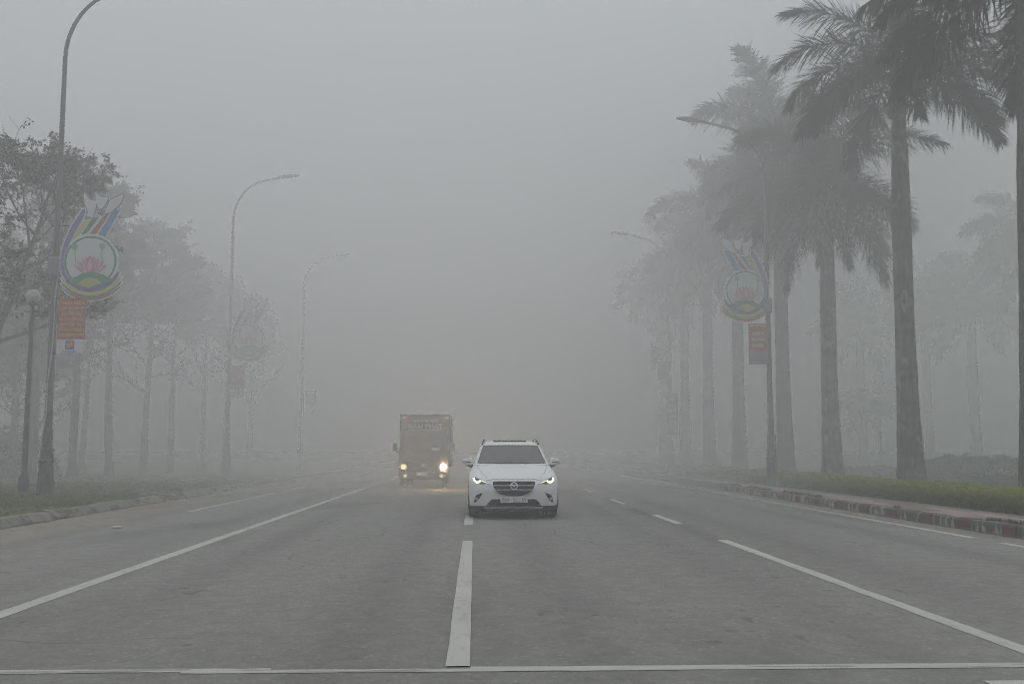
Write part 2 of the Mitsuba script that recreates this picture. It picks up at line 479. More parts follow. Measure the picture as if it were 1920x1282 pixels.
def stone(prof, length, mitre=0.012):
    """One kerb stone: an (x, z) profile drawn along y, its ends drawn in a little so that joints show."""
    p = np.asarray(prof, float)
    cxy = p.mean(0)
    q = cxy + (p - cxy) * (1 - 0.10)
    n = len(p)
    rows = [(q, 0.004), (p, mitre), (p, length - mitre), (q, length - 0.004)]
    v = np.vstack([np.stack([r[:, 0], np.full(n, y), r[:, 1]], 1) for r, y in rows])
    f = []
    for k in range(3):
        for j in range(n):
            a, b = k * n + j, k * n + (j + 1) % n
            f += [[a, b, b + n], [a, b + n, a + n]]
    for j in range(1, n - 1):
        f += [[0, j + 1, j], [3 * n, 3 * n + j, 3 * n + j + 1]]
    m = trimesh.Trimesh(v, np.array(f), process=False)
    m.fix_normals()
    return m


PR = [(0.0, -0.06), (0.0, 0.145), (0.018, 0.185), (0.05, 0.20), (0.20, 0.20), (0.20, -0.06)]
kerb = thing('kerb', 'kerb of weathered red and white painted stones along the right side of the road', 'kerb', kind='structure')
labels[kerb] = {'label': labels[kerb]['label'], 'kind': 'structure'}
SHAPES = {}
pattern = [('m_kerb_red', 0.46), ('m_kerb_white', 0.30), ('m_kerb_white', 0.42), ('m_kerb_white', 0.36), ('m_kerb_red', 0.40), ('m_kerb_white', 0.52), ('m_kerb_white', 0.48),
           ('m_kerb_red', 0.50), ('m_kerb_white', 0.26), ('m_kerb_white', 0.44), ('m_kerb_white', 0.34)]
y, i = 9.6, 0
while y < 34:
    m_, L_ = pattern[i % len(pattern)]
    if (m_, L_) not in SHAPES:
        SHAPES[m_, L_] = shape(stone(PR, L_), m_, 40)
    part(kerb, 'stone', SHAPES[m_, L_], at=T().translate([XR + rng.normal(0, 0.008), y, rng.normal(0, 0.006)]).rotate([0, 0, 1], float(rng.normal(0, 0.7))))
    y += L_ + 0.004; i += 1
part(kerb, 'far_run', cat([bx(XR, XR + 0.2, y, 330, -0.06, 0.2), bx(XR, XR + 0.2, -60, 9.55, -0.06, 0.2)]), 'm_far_kerb')
kerb2 = numbered('kerb')
labels[kerb2] = {'label': 'low sloping kerb of bare grey concrete stones along the left side of the road', 'kind': 'structure'}
PL = [(0.0, -0.06), (0.0, 0.03), (-0.15, 0.155), (-0.20, 0.168), (-0.34, 0.168), (-0.34, -0.06)]
var = [shape(stone(PL, L), 'm_kerb_grey', 40) for L in (0.50, 0.46, 0.54, 0.40)]
y, i = 12.0, 0
while y < 38:
    k = int(rng.integers(0, 4))
    part(kerb2, 'stone', var[k], at=T().translate([XL + rng.normal(0, 0.012), y, rng.normal(0, 0.007)]).rotate([0, 0, 1], float(rng.normal(0, 0.8))))
    y += (0.50, 0.46, 0.54, 0.40)[k] + 0.004
part(kerb2, 'far_run', cat([bx(XL - 0.34, XL, y, 330, -0.06, 0.15), bx(XL - 0.34, XL, -60, 11.95, -0.06, 0.15)]), 'm_far_kerb')

structure('pavement', bx(XR + 0.2, 9.72, -60, 330, -0.05, 0.188), 'm_pave', 'narrow dusty pink tiled pavement behind the painted kerb')


def verge_z(x, y):
    rise = np.clip((-8.5 - x) / 3.0, 0, 1)
    hump = meshkit.fbm(np.stack([x * 0.45, y * 0.35, x * 0], -1), 3)
    fine = meshkit.fbm(np.stack([x * 1.7, y * 1.5, x * 0 + 4], -1), 3)
    calm = np.clip((52 - y) / 14, 0, 1)
    return 0.13 + rise * (0.02 + 0.24 * (hump - 0.3) * calm) + 0.05 * (fine - 0.5) * np.clip(rise * 3, 0.2, 1) * calm


structure('verge', sheet(XL - 0.33, -60, 8, 110, 0.1, 120, 240, verge_z), 'm_verge', 'uneven grass verge with bare earth patches left of the road under the trees', smooth=True)
structure('verge', bx(-430, -60, 0, 330, -0.05, 0.15), 'm_far_verge', 'far parkland ground left of the road beyond the trees')
structure('verge', bx(-60, XL - 0.33, 110, 330, -0.05, 0.14), 'm_far_verge', 'far stretch of grass verge left of the road, lost in fog')


def lawn_z(x, y):
    return 0.15 + 0.08 * meshkit.fbm(np.stack([x * 0.25, y * 0.25, x * 0], -1), 3) * np.clip((x - 9.7) / 2, 0, 1)


structure('lawn', sheet(9.7, 90, 5, 125, 0.1, 120, 160, lawn_z), 'm_lawn', 'green mown lawn right of the road behind the low yellow hedge', smooth=True)
structure('lawn', bx(9.72, 430, 125, 330, -0.05, 0.17), 'm_far_lawn', 'far lawn right of the road, lost in fog')


# ------------------------------------------------------------------ grass, hedge and small growth (nobody could count it)
def blades(x, y, z, h, w, rg, col, spread=0.5):
    n = len(x)
    a = rg.uniform(0, 2 * np.pi, n)
    lean = rg.uniform(0, spread, n) * h
    b = rg.uniform(0, 2 * np.pi, n)
    base = np.stack([x, y, z], 1)
    side = np.stack([np.cos(a), np.sin(a), a * 0], 1) * (w / 2)[:, None]
    tip = base + np.stack([np.cos(b) * lean, np.sin(b) * lean, h], 1)
    v = np.stack([base - side, base + side, tip], 1).reshape(-1, 3)
    return trimesh.Trimesh(v, np.arange(3 * n).reshape(-1, 3), process=False), np.repeat(col, 3, 0)


def upright(m):
    v = np.array(m.vertices)
    return np.tile([[0.0, -0.25, 0.97]], (len(v), 1))


def tint(n, a, b, rg, j=0.15):
    t = rg.random(n)[:, None]
    return np.clip((np.array(a) * (1 - t) + np.array(b) * t) * rg.normal(1, j, (n, 1)), 0.005, 1)


g = np.random.default_rng(21)
n = 170000
yy = 11 + 30 * g.random(n) ** 1.5
xx = XL - 0.30 - 11.0 * g.random(n) ** 1.15
keep = meshkit.fbm(np.stack([xx * 0.7, yy * 0.5, xx * 0], -1), 3, 5) + 0.25 * g.random(n) > 0.50
xx, yy = xx[keep], yy[keep]
h = g.uniform(0.025, 0.075, len(xx))
m, col = blades(xx, yy, verge_z(xx, yy) - 0.01, h, g.uniform(0.012, 0.03, len(xx)) * (1 + (yy > 30)), g, tint(len(xx), (0.060, 0.090, 0.030), (0.125, 0.145, 0.055), g))
single('grass', soft_shape(m, 'm_leaf', upright(m), col), 'm_leaf', 'short patchy grass growing on the left verge', 'grass', kind='stuff')
n = 170000
yy = 14 + 28 * g.random(n) ** 1.4
xx = 11.1 + 16 * g.random(n)
h = g.uniform(0.03, 0.08, n)
m, col = blades(xx, yy, lawn_z(xx, yy) - 0.005, h, g.uniform(0.015, 0.035, n), g, tint(n, (0.055, 0.115, 0.03), (0.09, 0.16, 0.045), g))
single('grass', soft_shape(m, 'm_leaf', upright(m), col), 'm_leaf', 'short green grass of the lawn behind the yellow hedge', 'grass', kind='stuff')


def leaf_quads(p, size, rg, col, flat=0.0, ratio=0.55):
    """Leaf-shaped quads (a kite of two triangles) at the points p with random attitudes."""
    n = len(p)
    d = rg.normal(size=(n, 3)); d[:, 2] *= 1 - flat
    d /= np.linalg.norm(d, axis=1, keepdims=True)
    up = rg.normal(size=(n, 3)) * (1 - flat) + np.array([0, 0, 1.2 * flat + 0.15])
    s = np.cross(d, up); s /= np.linalg.norm(s, axis=1, keepdims=True) + 1e-9
    size = np.broadcast_to(size, (n,))[:, None]
    v = np.stack([p, p + d * size * 0.5 + s * size * ratio / 2, p + d * size, p + d * size * 0.5 - s * size * ratio / 2], 1).reshape(-1, 3)
    i = np.arange(n)[:, None] * 4
    return trimesh.Trimesh(v, np.vstack([i + [0, 1, 2], i + [0, 2, 3]]), process=False), np.repeat(col, 4, 0)


g = np.random.default_rng(5)
n = 120000
yy = 12 + 36 * g.random(n) ** 1.5
u = g.random(n)
top = 0.30 + 0.16 * meshkit.fbm(np.stack([yy * 1.1, yy * 0 + 1, yy * 0], -1), 3) + 0.10 * meshkit.noise(np.stack([yy * 4, u * 4, yy * 0], -1))
hx = 10.42 + (u - 0.5) * 1.15
edge = np.clip(1 - np.abs((u - 0.5) * 2) ** 3, 0, 1) ** 0.5
w_ = g.random(n) ** 0.45
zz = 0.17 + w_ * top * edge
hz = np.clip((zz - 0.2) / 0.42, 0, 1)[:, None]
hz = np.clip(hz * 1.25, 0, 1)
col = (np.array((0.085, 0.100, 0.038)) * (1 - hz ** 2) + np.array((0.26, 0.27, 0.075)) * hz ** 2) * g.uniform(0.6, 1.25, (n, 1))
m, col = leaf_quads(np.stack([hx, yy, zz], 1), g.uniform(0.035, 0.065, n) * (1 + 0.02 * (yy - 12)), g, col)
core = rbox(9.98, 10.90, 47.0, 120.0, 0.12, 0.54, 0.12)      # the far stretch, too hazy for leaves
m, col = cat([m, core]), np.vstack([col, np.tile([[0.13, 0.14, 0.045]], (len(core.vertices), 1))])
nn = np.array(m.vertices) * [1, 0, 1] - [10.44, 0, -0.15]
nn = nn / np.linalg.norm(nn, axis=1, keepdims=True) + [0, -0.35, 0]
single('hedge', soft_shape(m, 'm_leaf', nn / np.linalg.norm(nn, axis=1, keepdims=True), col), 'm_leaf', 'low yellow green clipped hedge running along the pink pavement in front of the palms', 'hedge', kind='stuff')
# a few stems and the earth below the hedge
n = 2500
ys, xs = 12 + 26 * g.random(n) ** 1.5, 9.95 + 0.95 * g.random(n)
m, col = blades(xs, ys, np.full(n, 0.15), g.uniform(0.15, 0.32, n), g.uniform(0.01, 0.02, n), g, tint(n, (0.05, 0.04, 0.03), (0.09, 0.075, 0.055), g), 0.4)
single('hedge_stems', m, 'm_leaf', 'brown stems at the foot of the low yellow green hedge', 'stems', kind='stuff', color=col)
n = 5200
ys = 12 + 22 * g.random(n) ** 1.3
clump = meshkit.fbm(np.stack([ys * 0.9, ys * 0, ys * 0 + 3], -1), 3) > 0.47
ys = ys[clump]
m, col = blades(XR + 0.2 + g.normal(0, 0.04, len(ys)), ys, np.full(len(ys), 0.185), g.uniform(0.02, 0.10, len(ys)), g.uniform(0.01, 0.025, len(ys)), g,
                tint(len(ys), (0.05, 0.06, 0.03), (0.11, 0.105, 0.05), g), 0.9)
single('weeds', m, 'm_leaf', 'weeds sprouting in the seam behind the painted kerb', 'weeds', kind='stuff', color=col)
n = 700
ys = 12 + 20 * g.random(n) ** 1.4
xs = np.where(g.random(n) < 0.5, XL + 0.05 + np.abs(g.normal(0, 0.55, n)), XR - 0.03 - np.abs(g.normal(0, 0.22, n)))
m, col = leaf_quads(np.stack([xs, ys, np.full(n, 0.012)], 1), g.uniform(0.02, 0.07, n), g, tint(n, (0.09, 0.07, 0.045), (0.20, 0.16, 0.11), g), 0.92)
m.vertices[:, 2] = np.abs(m.vertices[:, 2] - 0.012) * 0.5 + 0.012
single('leaf_litter', m, 'm_leaf', 'dry leaves and crumbs of earth lying along both kerbs', 'leaf litter', kind='stuff', color=col)

# a crumpled white scrap on the left lane
sc = trimesh.creation.icosphere(3, 0.07)
v = np.array(sc.vertices)
v *= (0.6 + 0.9 * meshkit.noise(v * 40 + 3))[:, None]
v[:, 2] *= 0.45; v[:, 0] *= 1.8
v[:, 2] -= v[:, 2].min() - 0.005
sc.vertices = v
single('paper_scrap', moved(sc, -6.15, 18.2, 0.004, s=0.6), 'm_banner_white', 'small crumpled white paper scrap lying on the asphalt near the left kerb', 'litter')


# ------------------------------------------------------------------ palms
def frond(L, e0, droop, nl, leaf, rg, dry=False, coarse=1.0):
    """A feather frond in the x-z plane from the origin: a tapering midrib and narrow leaflets in several ranks."""
    s = np.linspace(0, 1, 16)
    ang = np.radians(e0) - np.radians(droop) * s ** 1.25
    ds = L / 15
    mid = np.concatenate([[[0, 0, 0]], np.cumsum(np.stack([np.cos(ang[:-1]), 0 * s[:-1], np.sin(ang[:-1])], 1) * ds, 0)])
    sway = 0.10 * L * rg.normal() * s ** 2
    mid[:, 1] += sway
    rib = tube(mid, np.interp(s, [0, 0.1, 1], [0.06, 0.034, 0.006]), 5)
    t = np.sort(rg.uniform(0.10, 1.0, nl))
    side = np.where(rg.random(nl) < 0.5, -1.0, 1.0)
    B = np.stack([np.interp(t, s, mid[:, k]) for k in range(3)], 1)
    a = np.interp(t, s, ang)
    tan = np.stack([np.cos(a), 0 * a, np.sin(a)], 1)
    nor = np.stack([-np.sin(a), 0 * a, np.cos(a)], 1)
    lat = np.array([0, 1.0, 0])
    fwd = np.radians(np.interp(t, [0.1, 0.5, 1.0], [68, 52, 16]) + rg.normal(0, 7, nl))
    rank = np.radians(rg.choice([-58, -30, 0, 28, 58], nl) + rg.normal(0, 12, nl))
    out = lat * (side * np.cos(rank))[:, None] + nor * np.sin(rank)[:, None]
    D = tan * np.cos(fwd)[:, None] + out * np.sin(fwd)[:, None]
    ln = leaf * np.interp(t, [0.1, 0.25, 0.6, 0.9, 1.0], [0.55, 0.95, 1.0, 0.62, 0.42]) * rg.uniform(0.85, 1.12, nl)
    grav = rg.uniform(0.10, 0.42, nl) * (2.2 if dry else 1.0)
    W_ = np.cross(D, np.where(np.abs(D[:, 2:]) < 0.9, [[0, 0, 1.0]], [[1.0, 0, 0]]))
    W_ /= np.linalg.norm(W_, axis=1, keepdims=True)
    tw = rg.uniform(-0.9, 0.9, nl)[:, None]
    W_ = W_ * np.cos(tw) + np.cross(D, W_) * np.sin(tw)
    tk = np.array([0, 0.35, 0.7, 1.0])
    wk = np.array([0.55, 1.0, 0.7, 0.0]) * 0.5
    P_ = B[:, None] + D[:, None] * (ln[:, None] * tk)[..., None] + np.array([0, 0, -1.0]) * (grav * ln)[:, None, None] * (tk ** 2)[None, :, None]
    wid = rg.uniform(0.028, 0.042, nl)[:, None] * wk * coarse
    Lf, Rt = P_ - W_[:, None] * wid[..., None], P_ + W_[:, None] * wid[..., None]
    v = np.concatenate([Lf[:, :3], Rt[:, :3], P_[:, 3:]], 1).reshape(-1, 3)   # 7 points a leaflet
    o = np.arange(nl)[:, None] * 7
    f = np.vstack([o + q for q in ([0, 3, 4], [0, 4, 1], [1, 4, 5], [1, 5, 2], [2, 5, 6])])
    return cat([rib, trimesh.Trimesh(v, f, process=False)])


g = np.random.default_rng(11)
FR = {}
for name, (e0, droop, L) in {'spear': (82, 14, 2.4), 'up': (66, 62, 3.3), 'up_b': (54, 66, 3.5), 'mid': (36, 78, 3.7), 'mid_b': (26, 66, 3.6), 'flat': (8, 66, 3.6), 'flat_b': (2, 50, 3.3),
                             'low': (-14, 52, 3.3), 'low_b': (-24, 46, 3.0), 'hang': (-50, 34, 3.5)}.items():
    nl = 90 if name == 'spear' else 400
    m = frond(L, e0, droop, nl, 0.35 if name == 'spear' else 0.92, g)
    nn = np.array(m.vertices) - [0.3, 0, -2.0]
    FR[name] = soft_shape(m, 'm_frond', nn / np.linalg.norm(nn, axis=1, keepdims=True))
    m = frond(L, e0, droop, nl + 60, 0.35 if name == 'spear' else 0.95, g, coarse=1.7)      # deep in the fog: closed, softly shaded fronds
    nn = np.array(m.vertices) - [0.3, 0, -2.0]
    FR[name + ' far'] = soft_shape(m, 'm_frond', nn / np.linalg.norm(nn, axis=1, keepdims=True))
FR['dry'] = shape(frond(2.5, -66, 20, 260, 0.6, g, True), 'm_frond_dry')
RING = [('spear', 20), ('up', 60), ('up_b', 190), ('up', 310), ('mid', 15), ('mid_b', 100), ('mid', 170), ('mid_b', 245), ('flat', 50), ('flat_b', 135), ('flat', 212), ('flat_b', 330),
        ('low', 0), ('low_b', 80), ('low', 155), ('low', 262), ('hang', 110), ('hang', 300)]


def palm(x, y, top, label, turn=0.0, size=1.0, fronds=RING, dry=0, lean=(0, 0), base=0.17, scale=1.0, fat=1.0, group='royal palms lining the right side of the road'):
    """Royal palm: swollen grey trunk, green crownshaft with an old sheath, feather crown; top = height of the crown's heart."""
    t = thing('palm_tree', label, 'palm tree', group)
    rg = np.random.default_rng(int(1000 * y + 7))
    cs = top - 1.75 * size                      # foot of the crownshaft
    zz = np.linspace(0, 1, 46)
    r = np.interp(zz, [0, 0.03, 0.10, 0.22, 0.45, 0.70, 0.90, 1.0], np.array([0.47, 0.41, 0.36, 0.31, 0.265, 0.275, 0.235, 0.195]) * fat)
    r = r * (1 + rg.normal(0, 0.012, 46))
    z0 = base - 0.1
    pts = np.stack([x + lean[0] * zz + 0.05 * np.sin(zz * 3 + y), y + lean[1] * zz, z0 + zz * (cs - z0)], 1)
    pts[:, 0] -= 0.05 * np.sin(y) - 0
    tr = tube(pts, r, 22)
    part(t, 'trunk', shape(tr, 'm_palm_bark', True) if y < 40 else hazed(tr, 'm_far_bark'))
    hx, hy = pts[-1, 0], pts[-1, 1]
    sh = lathe([(0.20 * fat, -0.03), (0.215 * fat, 0.1), (0.20 * fat, 0.6 * size), (0.15 * fat, 1.25 * size), (0.10 * fat, 1.7 * size), (0.05, 1.95 * size)], 16)
    sk = part(t, 'crownshaft', moved(sh, hx, hy, cs), 'm_shaft', True)
    a = rg.uniform(0, 6.28)
    old = trimesh.creation.extrude_polygon(Polygon([(0, 0), (0.09, 0.05), (0.05, 0.75), (0.0, 0.8)]), 0.26, engine='earcut')
    old = facing(moved(old, 0.15, -0.06, -0.13))
    part(sk, 'sheath', moved(old, hx, hy, cs, a if label.find('second') < 0 else 3.3), 'm_sheath')
    for i, (kind, az) in enumerate(fronds):
        az2 = az + turn + rg.normal(0, 7)
        el = rg.normal(0, 4)
        s = size * rg.uniform(0.92, 1.08)
        zr = {'s': 0.05, 'u': -0.02, 'm': -0.12, 'f': -0.22, 'l': -0.32, 'h': -0.42}[kind[0]] * size
        part(t, 'frond', FR[kind if y < 38 else kind + ' far'], at=T().translate([hx, hy, top + zr]).rotate([0, 0, 1], float(az2)).rotate([0, 1, 0], float(el)).scale(float(s)))
    for k in range(dry):
        part(t, 'frond', FR['dry'], at=T().translate([hx, hy, top - 0.5]).rotate([0, 0, 1], float(rg.uniform(0, 360))).scale(float(size)))
    return t


PX = 12.3
NEAR = [(k, a) for k, a in RING if k[0] not in 'lh'] + [('flat', 180), ('flat_b', 150), ('low', 60), ('flat', 215)]
SECOND = [('spear', 20), ('up', 70), ('up_b', 160), ('up', 300), ('mid', 20), ('mid_b', 110), ('mid', 175), ('mid_b', 235), ('mid_b', 330), ('flat', 10), ('flat_b', 352), ('flat', 188), ('flat', 262),
          ('low', 4), ('low', 340), ('low', 178), ('low', 204), ('low_b', 90), ('low_b', 270)]
palm(PX + 0.12, 22.5, 12.6, 'nearest royal palm, its dark trunk cut by the right edge of the photo', 0, 1.12, NEAR, lean=(0.28, 0))
palm(PX, 28.8, 12.85, 'second royal palm from the right edge, its full trunk in view, crown cut above', 0, 1.05, SECOND)
palm(PX, 35.2, 11.2, 'shorter royal palm with fronds hanging far down its trunk, third from the right edge', 40, 1.16, dry=3)
palm(PX + 0.2, 41.2, 14.3, 'royal palm right behind the right lamp post with the lotus sign', 172, 1.22, RING + [('hang', 8), ('hang', 75), ('hang', 300)])
palm(PX + 0.1, 48.0, 12.6, 'royal palm whose trunk shows right below the mirrored lotus sign', 150, 1.15)
palm(PX + 0.1, 54.2, 12.6, 'hazy royal palm, second trunk left of the banner on the right lamp post', 200, 1.12)
palm(PX + 0.1, 60.3, 12.8, 'faint royal palm right of the distant lamp post with the flag', 260, 1.0)
palm(PX, 66.6, 12.0, 'very faint royal palm behind the distant lamp post with the flag, last of the row', 310, 1.0)
G2 = 'royal palms of the second row on the lawn'
palm(29.6, 60.0, 10.9, 'foggy royal palm on the lawn just left of the trunk at the right edge', 30, 1.1, group=G2)
palm(28.0, 49.5, 12.2, 'royal palm on the lawn whose crown peeks out beside the trunk at the right edge', 75, 1.1, group=G2)
palm(31.0, 69.5, 12.2, 'foggy royal palm on the lawn right beside the big second trunk', 100, 1.1, group=G2)
palm(28.5, 75.0, 11.5, 'ghostly royal palm on the lawn between the second and third trunks', 200, 1.1, group=G2)
SMALL = [f for i, f in enumerate(RING) if i % 2 == 0 or f[0][0] in 'mf']
G3 = 'young palms on the lawn'
palm(22.7, 60.0, 3.9, 'young thin-stemmed palm on the lawn, the left one of the small pair', 15, 0.50, SMALL, fat=0.34, group=G3)
palm(25.0, 63.0, 4.6, 'young thin-stemmed palm on the lawn, the right one of the small pair', 120, 0.55, SMALL, fat=0.34, group=G3)


# ------------------------------------------------------------------ broadleaf trees of the left verge
class Twigs:
    """Collects round limbs of one part and the leaf points of a whole crown."""

    def __init__(self):
        self.m = []

    def add(self, pts, r0, r1, sides):
        self.m.append(tube(pts, np.linspace(r0, r1, len(pts)), sides, cap=False))


def curve(p, d, L, n, rg, up=0.0, wob=0.12):
    pts = [np.array(p, float)]
    d = np.array(d, float)
    for k in range(n):
        d = d + rg.normal(0, wob, 3) + np.array([0, 0, up])
        d /= np.linalg.norm(d)
        pts.append(pts[-1] + d * L / n)
    return np.array(pts), d


def tree_parts(H, first, spread, limbs, seed, leafy=1.0, lean=(0.0, 0.0), r0=0.17, low=0.0, tier=0.5, coarse=False, leaf=(0.05, 0.105)):
    """A slender tree: leaning trunk, ascending limbs that flatten out, flat sprays of small leaves."""
    rg = np.random.default_rng(seed)
    n = 14
    zz = np.linspace(0, 1, n)
    w = np.cumsum(rg.normal(0, 0.035, (n, 2)), 0)
    tp = np.stack([lean[0] * zz + w[:, 0] * zz, lean[1] * zz + w[:, 1] * zz, -0.15 + zz * (H * 0.95 + 0.15)], 1)
    tr = np.interp(zz, [0, 0.04, 0.35, 0.75, 1], [r0 * 1.45, r0, r0 * 0.82, r0 * 0.42, 0.02])
    tr = tr * (1 + rg.normal(0, 0.035, n))
    fine = np.linspace(0, 1, 40)
    tpf = np.stack([np.interp(fine, zz, tp[:, k]) for k in range(3)], 1)
    trf = np.interp(fine, zz, tr) * (1 + 0.05 * rg.normal(size=40) * (fine < 0.4))
    trunk = tube(tpf, trf, 10)
    out, leaves, lobes = [], [], []
    ball = trimesh.creation.icosphere(2, 1.0)
    for i in range(limbs):
        u = (i + rg.uniform(0.1, 0.9)) / limbs
        z = first + (H * 0.93 - first) * u ** 0.92
        az = i * 2.4 + rg.normal(0, 0.35)
        el = np.radians(np.interp(u, [0, 0.5, 1], [18, 38, 58]) + rg.normal(0, 7))
        L = spread * np.interp(u, [0, 0.25, 0.7, 1], [1.0, 1.12, 0.92, 0.42]) * rg.uniform(0.75, 1.2)
        p = np.array([np.interp(z, tp[:, 2], tp[:, k]) for k in range(3)])
        d = [math.cos(az) * math.cos(el), math.sin(az) * math.cos(el), math.sin(el)]
        t = Twigs()
        rl = np.interp(z, tp[:, 2], tr) * 0.55
        pts, _ = curve(p, d, L, 8, rg, 0.03, 0.11)
        t.add(pts, rl, 0.012, 6)
        ns = int(7 + 5 * L / spread)
        for j in range(ns):
            q = 0.25 + 0.75 * (j + rg.random()) / ns
            k = q * 8
            a = int(min(k, 7))
            b = pts[a] + (pts[a + 1] - pts[a]) * (k - a)
            tan = pts[a + 1] - pts[a]; tan = tan / np.linalg.norm(tan)
            s = np.cross(tan, [0, 0, 1.0]); s /= np.linalg.norm(s) + 1e-9
            sg = 1 if j % 2 else -1
            d2 = tan * rg.uniform(0.4, 0.9) + s * sg * rg.uniform(0.6, 1.0) + np.array([0, 0, rg.uniform(-0.05, 0.45)])
            L2 = L * (1 - 0.62 * q) * rg.uniform(0.45, 0.8) + 0.15
            p2, _ = curve(b, d2 / np.linalg.norm(d2), L2, 5, rg, 0.02, 0.16)
            if not coarse or j % 2 == 0:
                t.add(p2, max(0.024 if coarse else 0.008, rl * 0.35 * (1 - 0.5 * q)), 0.014 if coarse else 0.005, 4)
            if coarse and L2 > 0.3 and u > 0.28 and rg.random() < 0.9:       # what fog leaves of a spray of small leaves: a ragged flat clump
                v = np.array(ball.vertices)
                v = v * (0.55 + 0.85 * meshkit.noise(v * 2.3 + rg.uniform(0, 50, 3)))[:, None] * [0.34 * L2 + 0.07, 0.34 * L2 + 0.07, 0.11 * L2 + 0.045]
                lobes.append((v + p2[3], ball.faces))
            for m in range(int(3 + 3.2 * L2)):
                q2 = rg.uniform(0.25, 1.0)
                k2 = q2 * 5; a2 = int(min(k2, 4))
                b2 = p2[a2] + (p2[a2 + 1] - p2[a2]) * (k2 - a2)
                d3 = rg.normal(0, 1, 3) * [1, 1, tier]; d3 = d3 / np.linalg.norm(d3) + 0.5 * (p2[-1] - p2[0]) / L2
                L3 = rg.uniform(0.22, 0.55)
                p3_, _ = curve(b2, d3 / np.linalg.norm(d3), L3, 3, rg, 0.02, 0.2)
                if not coarse:
                    t.add(p3_, 0.006, 0.003, 3)
                if rg.random() < low + (1 - low) * ((0.25 + 0.75 * u) if not coarse else np.clip(2.5 * (u - 0.2), 0, 1)):
                    c_ = int(rg.poisson((9 if coarse else 13) * leafy * L3 / 0.4))
                    x_ = rg.random(c_)[:, None] ** 0.7
                    leaves.append(p3_[0] * (1 - x_) + p3_[-1] * x_ + rg.normal(0, 0.055, (c_, 3)) * [1, 1, 0.6])
        out.append(cat(t.m))
    lp = np.vstack(leaves)
    m, col = leaf_quads(lp, rg.uniform(*((0.10, 0.16) if coarse else leaf), len(lp)), rg, tint(len(lp), (0.035, 0.050, 0.025), (0.075, 0.092, 0.042), rg, 0.2) if not coarse else np.tile([[0.055, 0.070, 0.034]], (len(lp), 1)), 0.45, 0.5)
    if lobes:
        lb = cat(lobes)
        m, col = cat([m, lb]), np.vstack([col, np.tile(col[:1], (len(lb.vertices), 1))])
    return trunk, out, (m, col)


def soft_normals(m):
    n = np.array(m.vertices) - [0, 0, 6.0]
    return n / np.linalg.norm(n, axis=1, keepdims=True)


def tree_shapes(*a, **k):
    tr, limbs, (m, col) = tree_parts(*a, **k)
    b = 'm_far_bark' if k.get('coarse') else 'm_bark'
    f = (lambda x: hazed(x, b)) if k.get('coarse') else (lambda x: shape(x, b, True))
    return f(tr), [hazed(x, b) for x in limbs], soft_shape(m, 'm_leaf', soft_normals(m), col)


SPECS = [((12.0, 4.2, 2.5, 17, 101, 1.0), {}), ((11.8, 4.6, 2.4, 18, 102, 1.15), {'lean': (0.3, 0.1)}), ((12.4, 3.9, 2.7, 19, 103, 0.85), {'lean': (-0.2, 0.2)}), ((11.6, 4.4, 2.2, 16, 104, 1.1), {'lean': (0.25, -0.2)})]
KINDS = [tree_shapes(*a, **k) if i == 0 else None for i, (a, k) in enumerate(SPECS)]
FAR = [tree_shapes(*a, coarse=True, **k) for a, k in SPECS]      # deep in the fog: leaf clumps instead of leaves


def tree(kind, x, y, z, turn, s, label, group='slender trees along the left verge'):
    t = thing('tree', label, 'tree', group)
    M = T().translate([x, y, z]).rotate([0, 0, 1], turn).scale(s)
    tr, limbs, leaves = kind
    part(t, 'trunk', tr, at=M)
    for l in limbs:
        part(t, 'limb', l, at=M)
    part(t, 'crown', leaves, at=M)
    return t


tree(tree_shapes(9.7, 4.2, 2.7, 19, 201, 1.7, (3.0, 0.3), 0.18, 0.6, leaf=(0.08, 0.15)), -15.4, 30.0, 0.15, 0, 1.0, 'big dark leafy tree at the left edge of the photo, nearest of all', None)
tree(tree_shapes(11.2, 4.5, 2.3, 15, 202, 1.0, r0=0.20), -15.75, 37.4, 0.2, 70, 1.0, 'tree with a ragged swollen trunk foot just left of the nearest lamp post')
tree(FAR[0], -15.75, 41.2, 0.2, 20, 1.02, 'tree right behind the red recruitment banner of the nearest lamp post')
tree(FAR[1], -16.0, 46.0, 0.2, 140, 1.0, 'tree second to the right of the nearest lamp post with a slightly leaning trunk')
tree(FAR[2], -15.9, 50.4, 0.2, 250, 0.97, 'tree third to the right of the nearest lamp post')
tree(FAR[3], -15.9, 54.8, 0.2, 310, 1.0, 'tree fourth to the right of the nearest lamp post')
tree(FAR[0], -16.0, 61.5, 0.2, 200, 1.0, 'hazy tree just left of the second lamp post')
tree(FAR[1], -15.8, 66.0, 0.2, 40, 1.0, 'hazy tree standing behind the second lamp post and its faded banner')
tree(FAR[2], -15.6, 72.5, 0.2, 100, 0.95, 'faint tree right of the second lamp post, the last one to be made out')
G4 = 'dim trees of the back row at the left edge'
LOW = tree_shapes(8.6, 1.3, 2.3, 20, 301, 1.0, coarse=True)       # bushy down to the ground
for x, y, k, a, s, w in [(-18.6, 42.5, LOW, 30, 1.0, 'dim bushy tree of the back row at the very left edge'), (-20.6, 47.0, LOW, 200, 1.05, 'dim bushy tree of the back row behind the globe lamp post'),
                         (-19.8, 53.0, FAR[1], 300, 0.9, 'dim tree of the back row right of the red recruitment banner'), (-22.6, 54.0, LOW, 80, 1.0, 'dim bushy tree of the back row behind the nearest lamp post')]:
    tree(k, x, y, 0.2, a, s, w, G4)
# low scrub under the trees at the left edge and clipped bushes on the right lawn


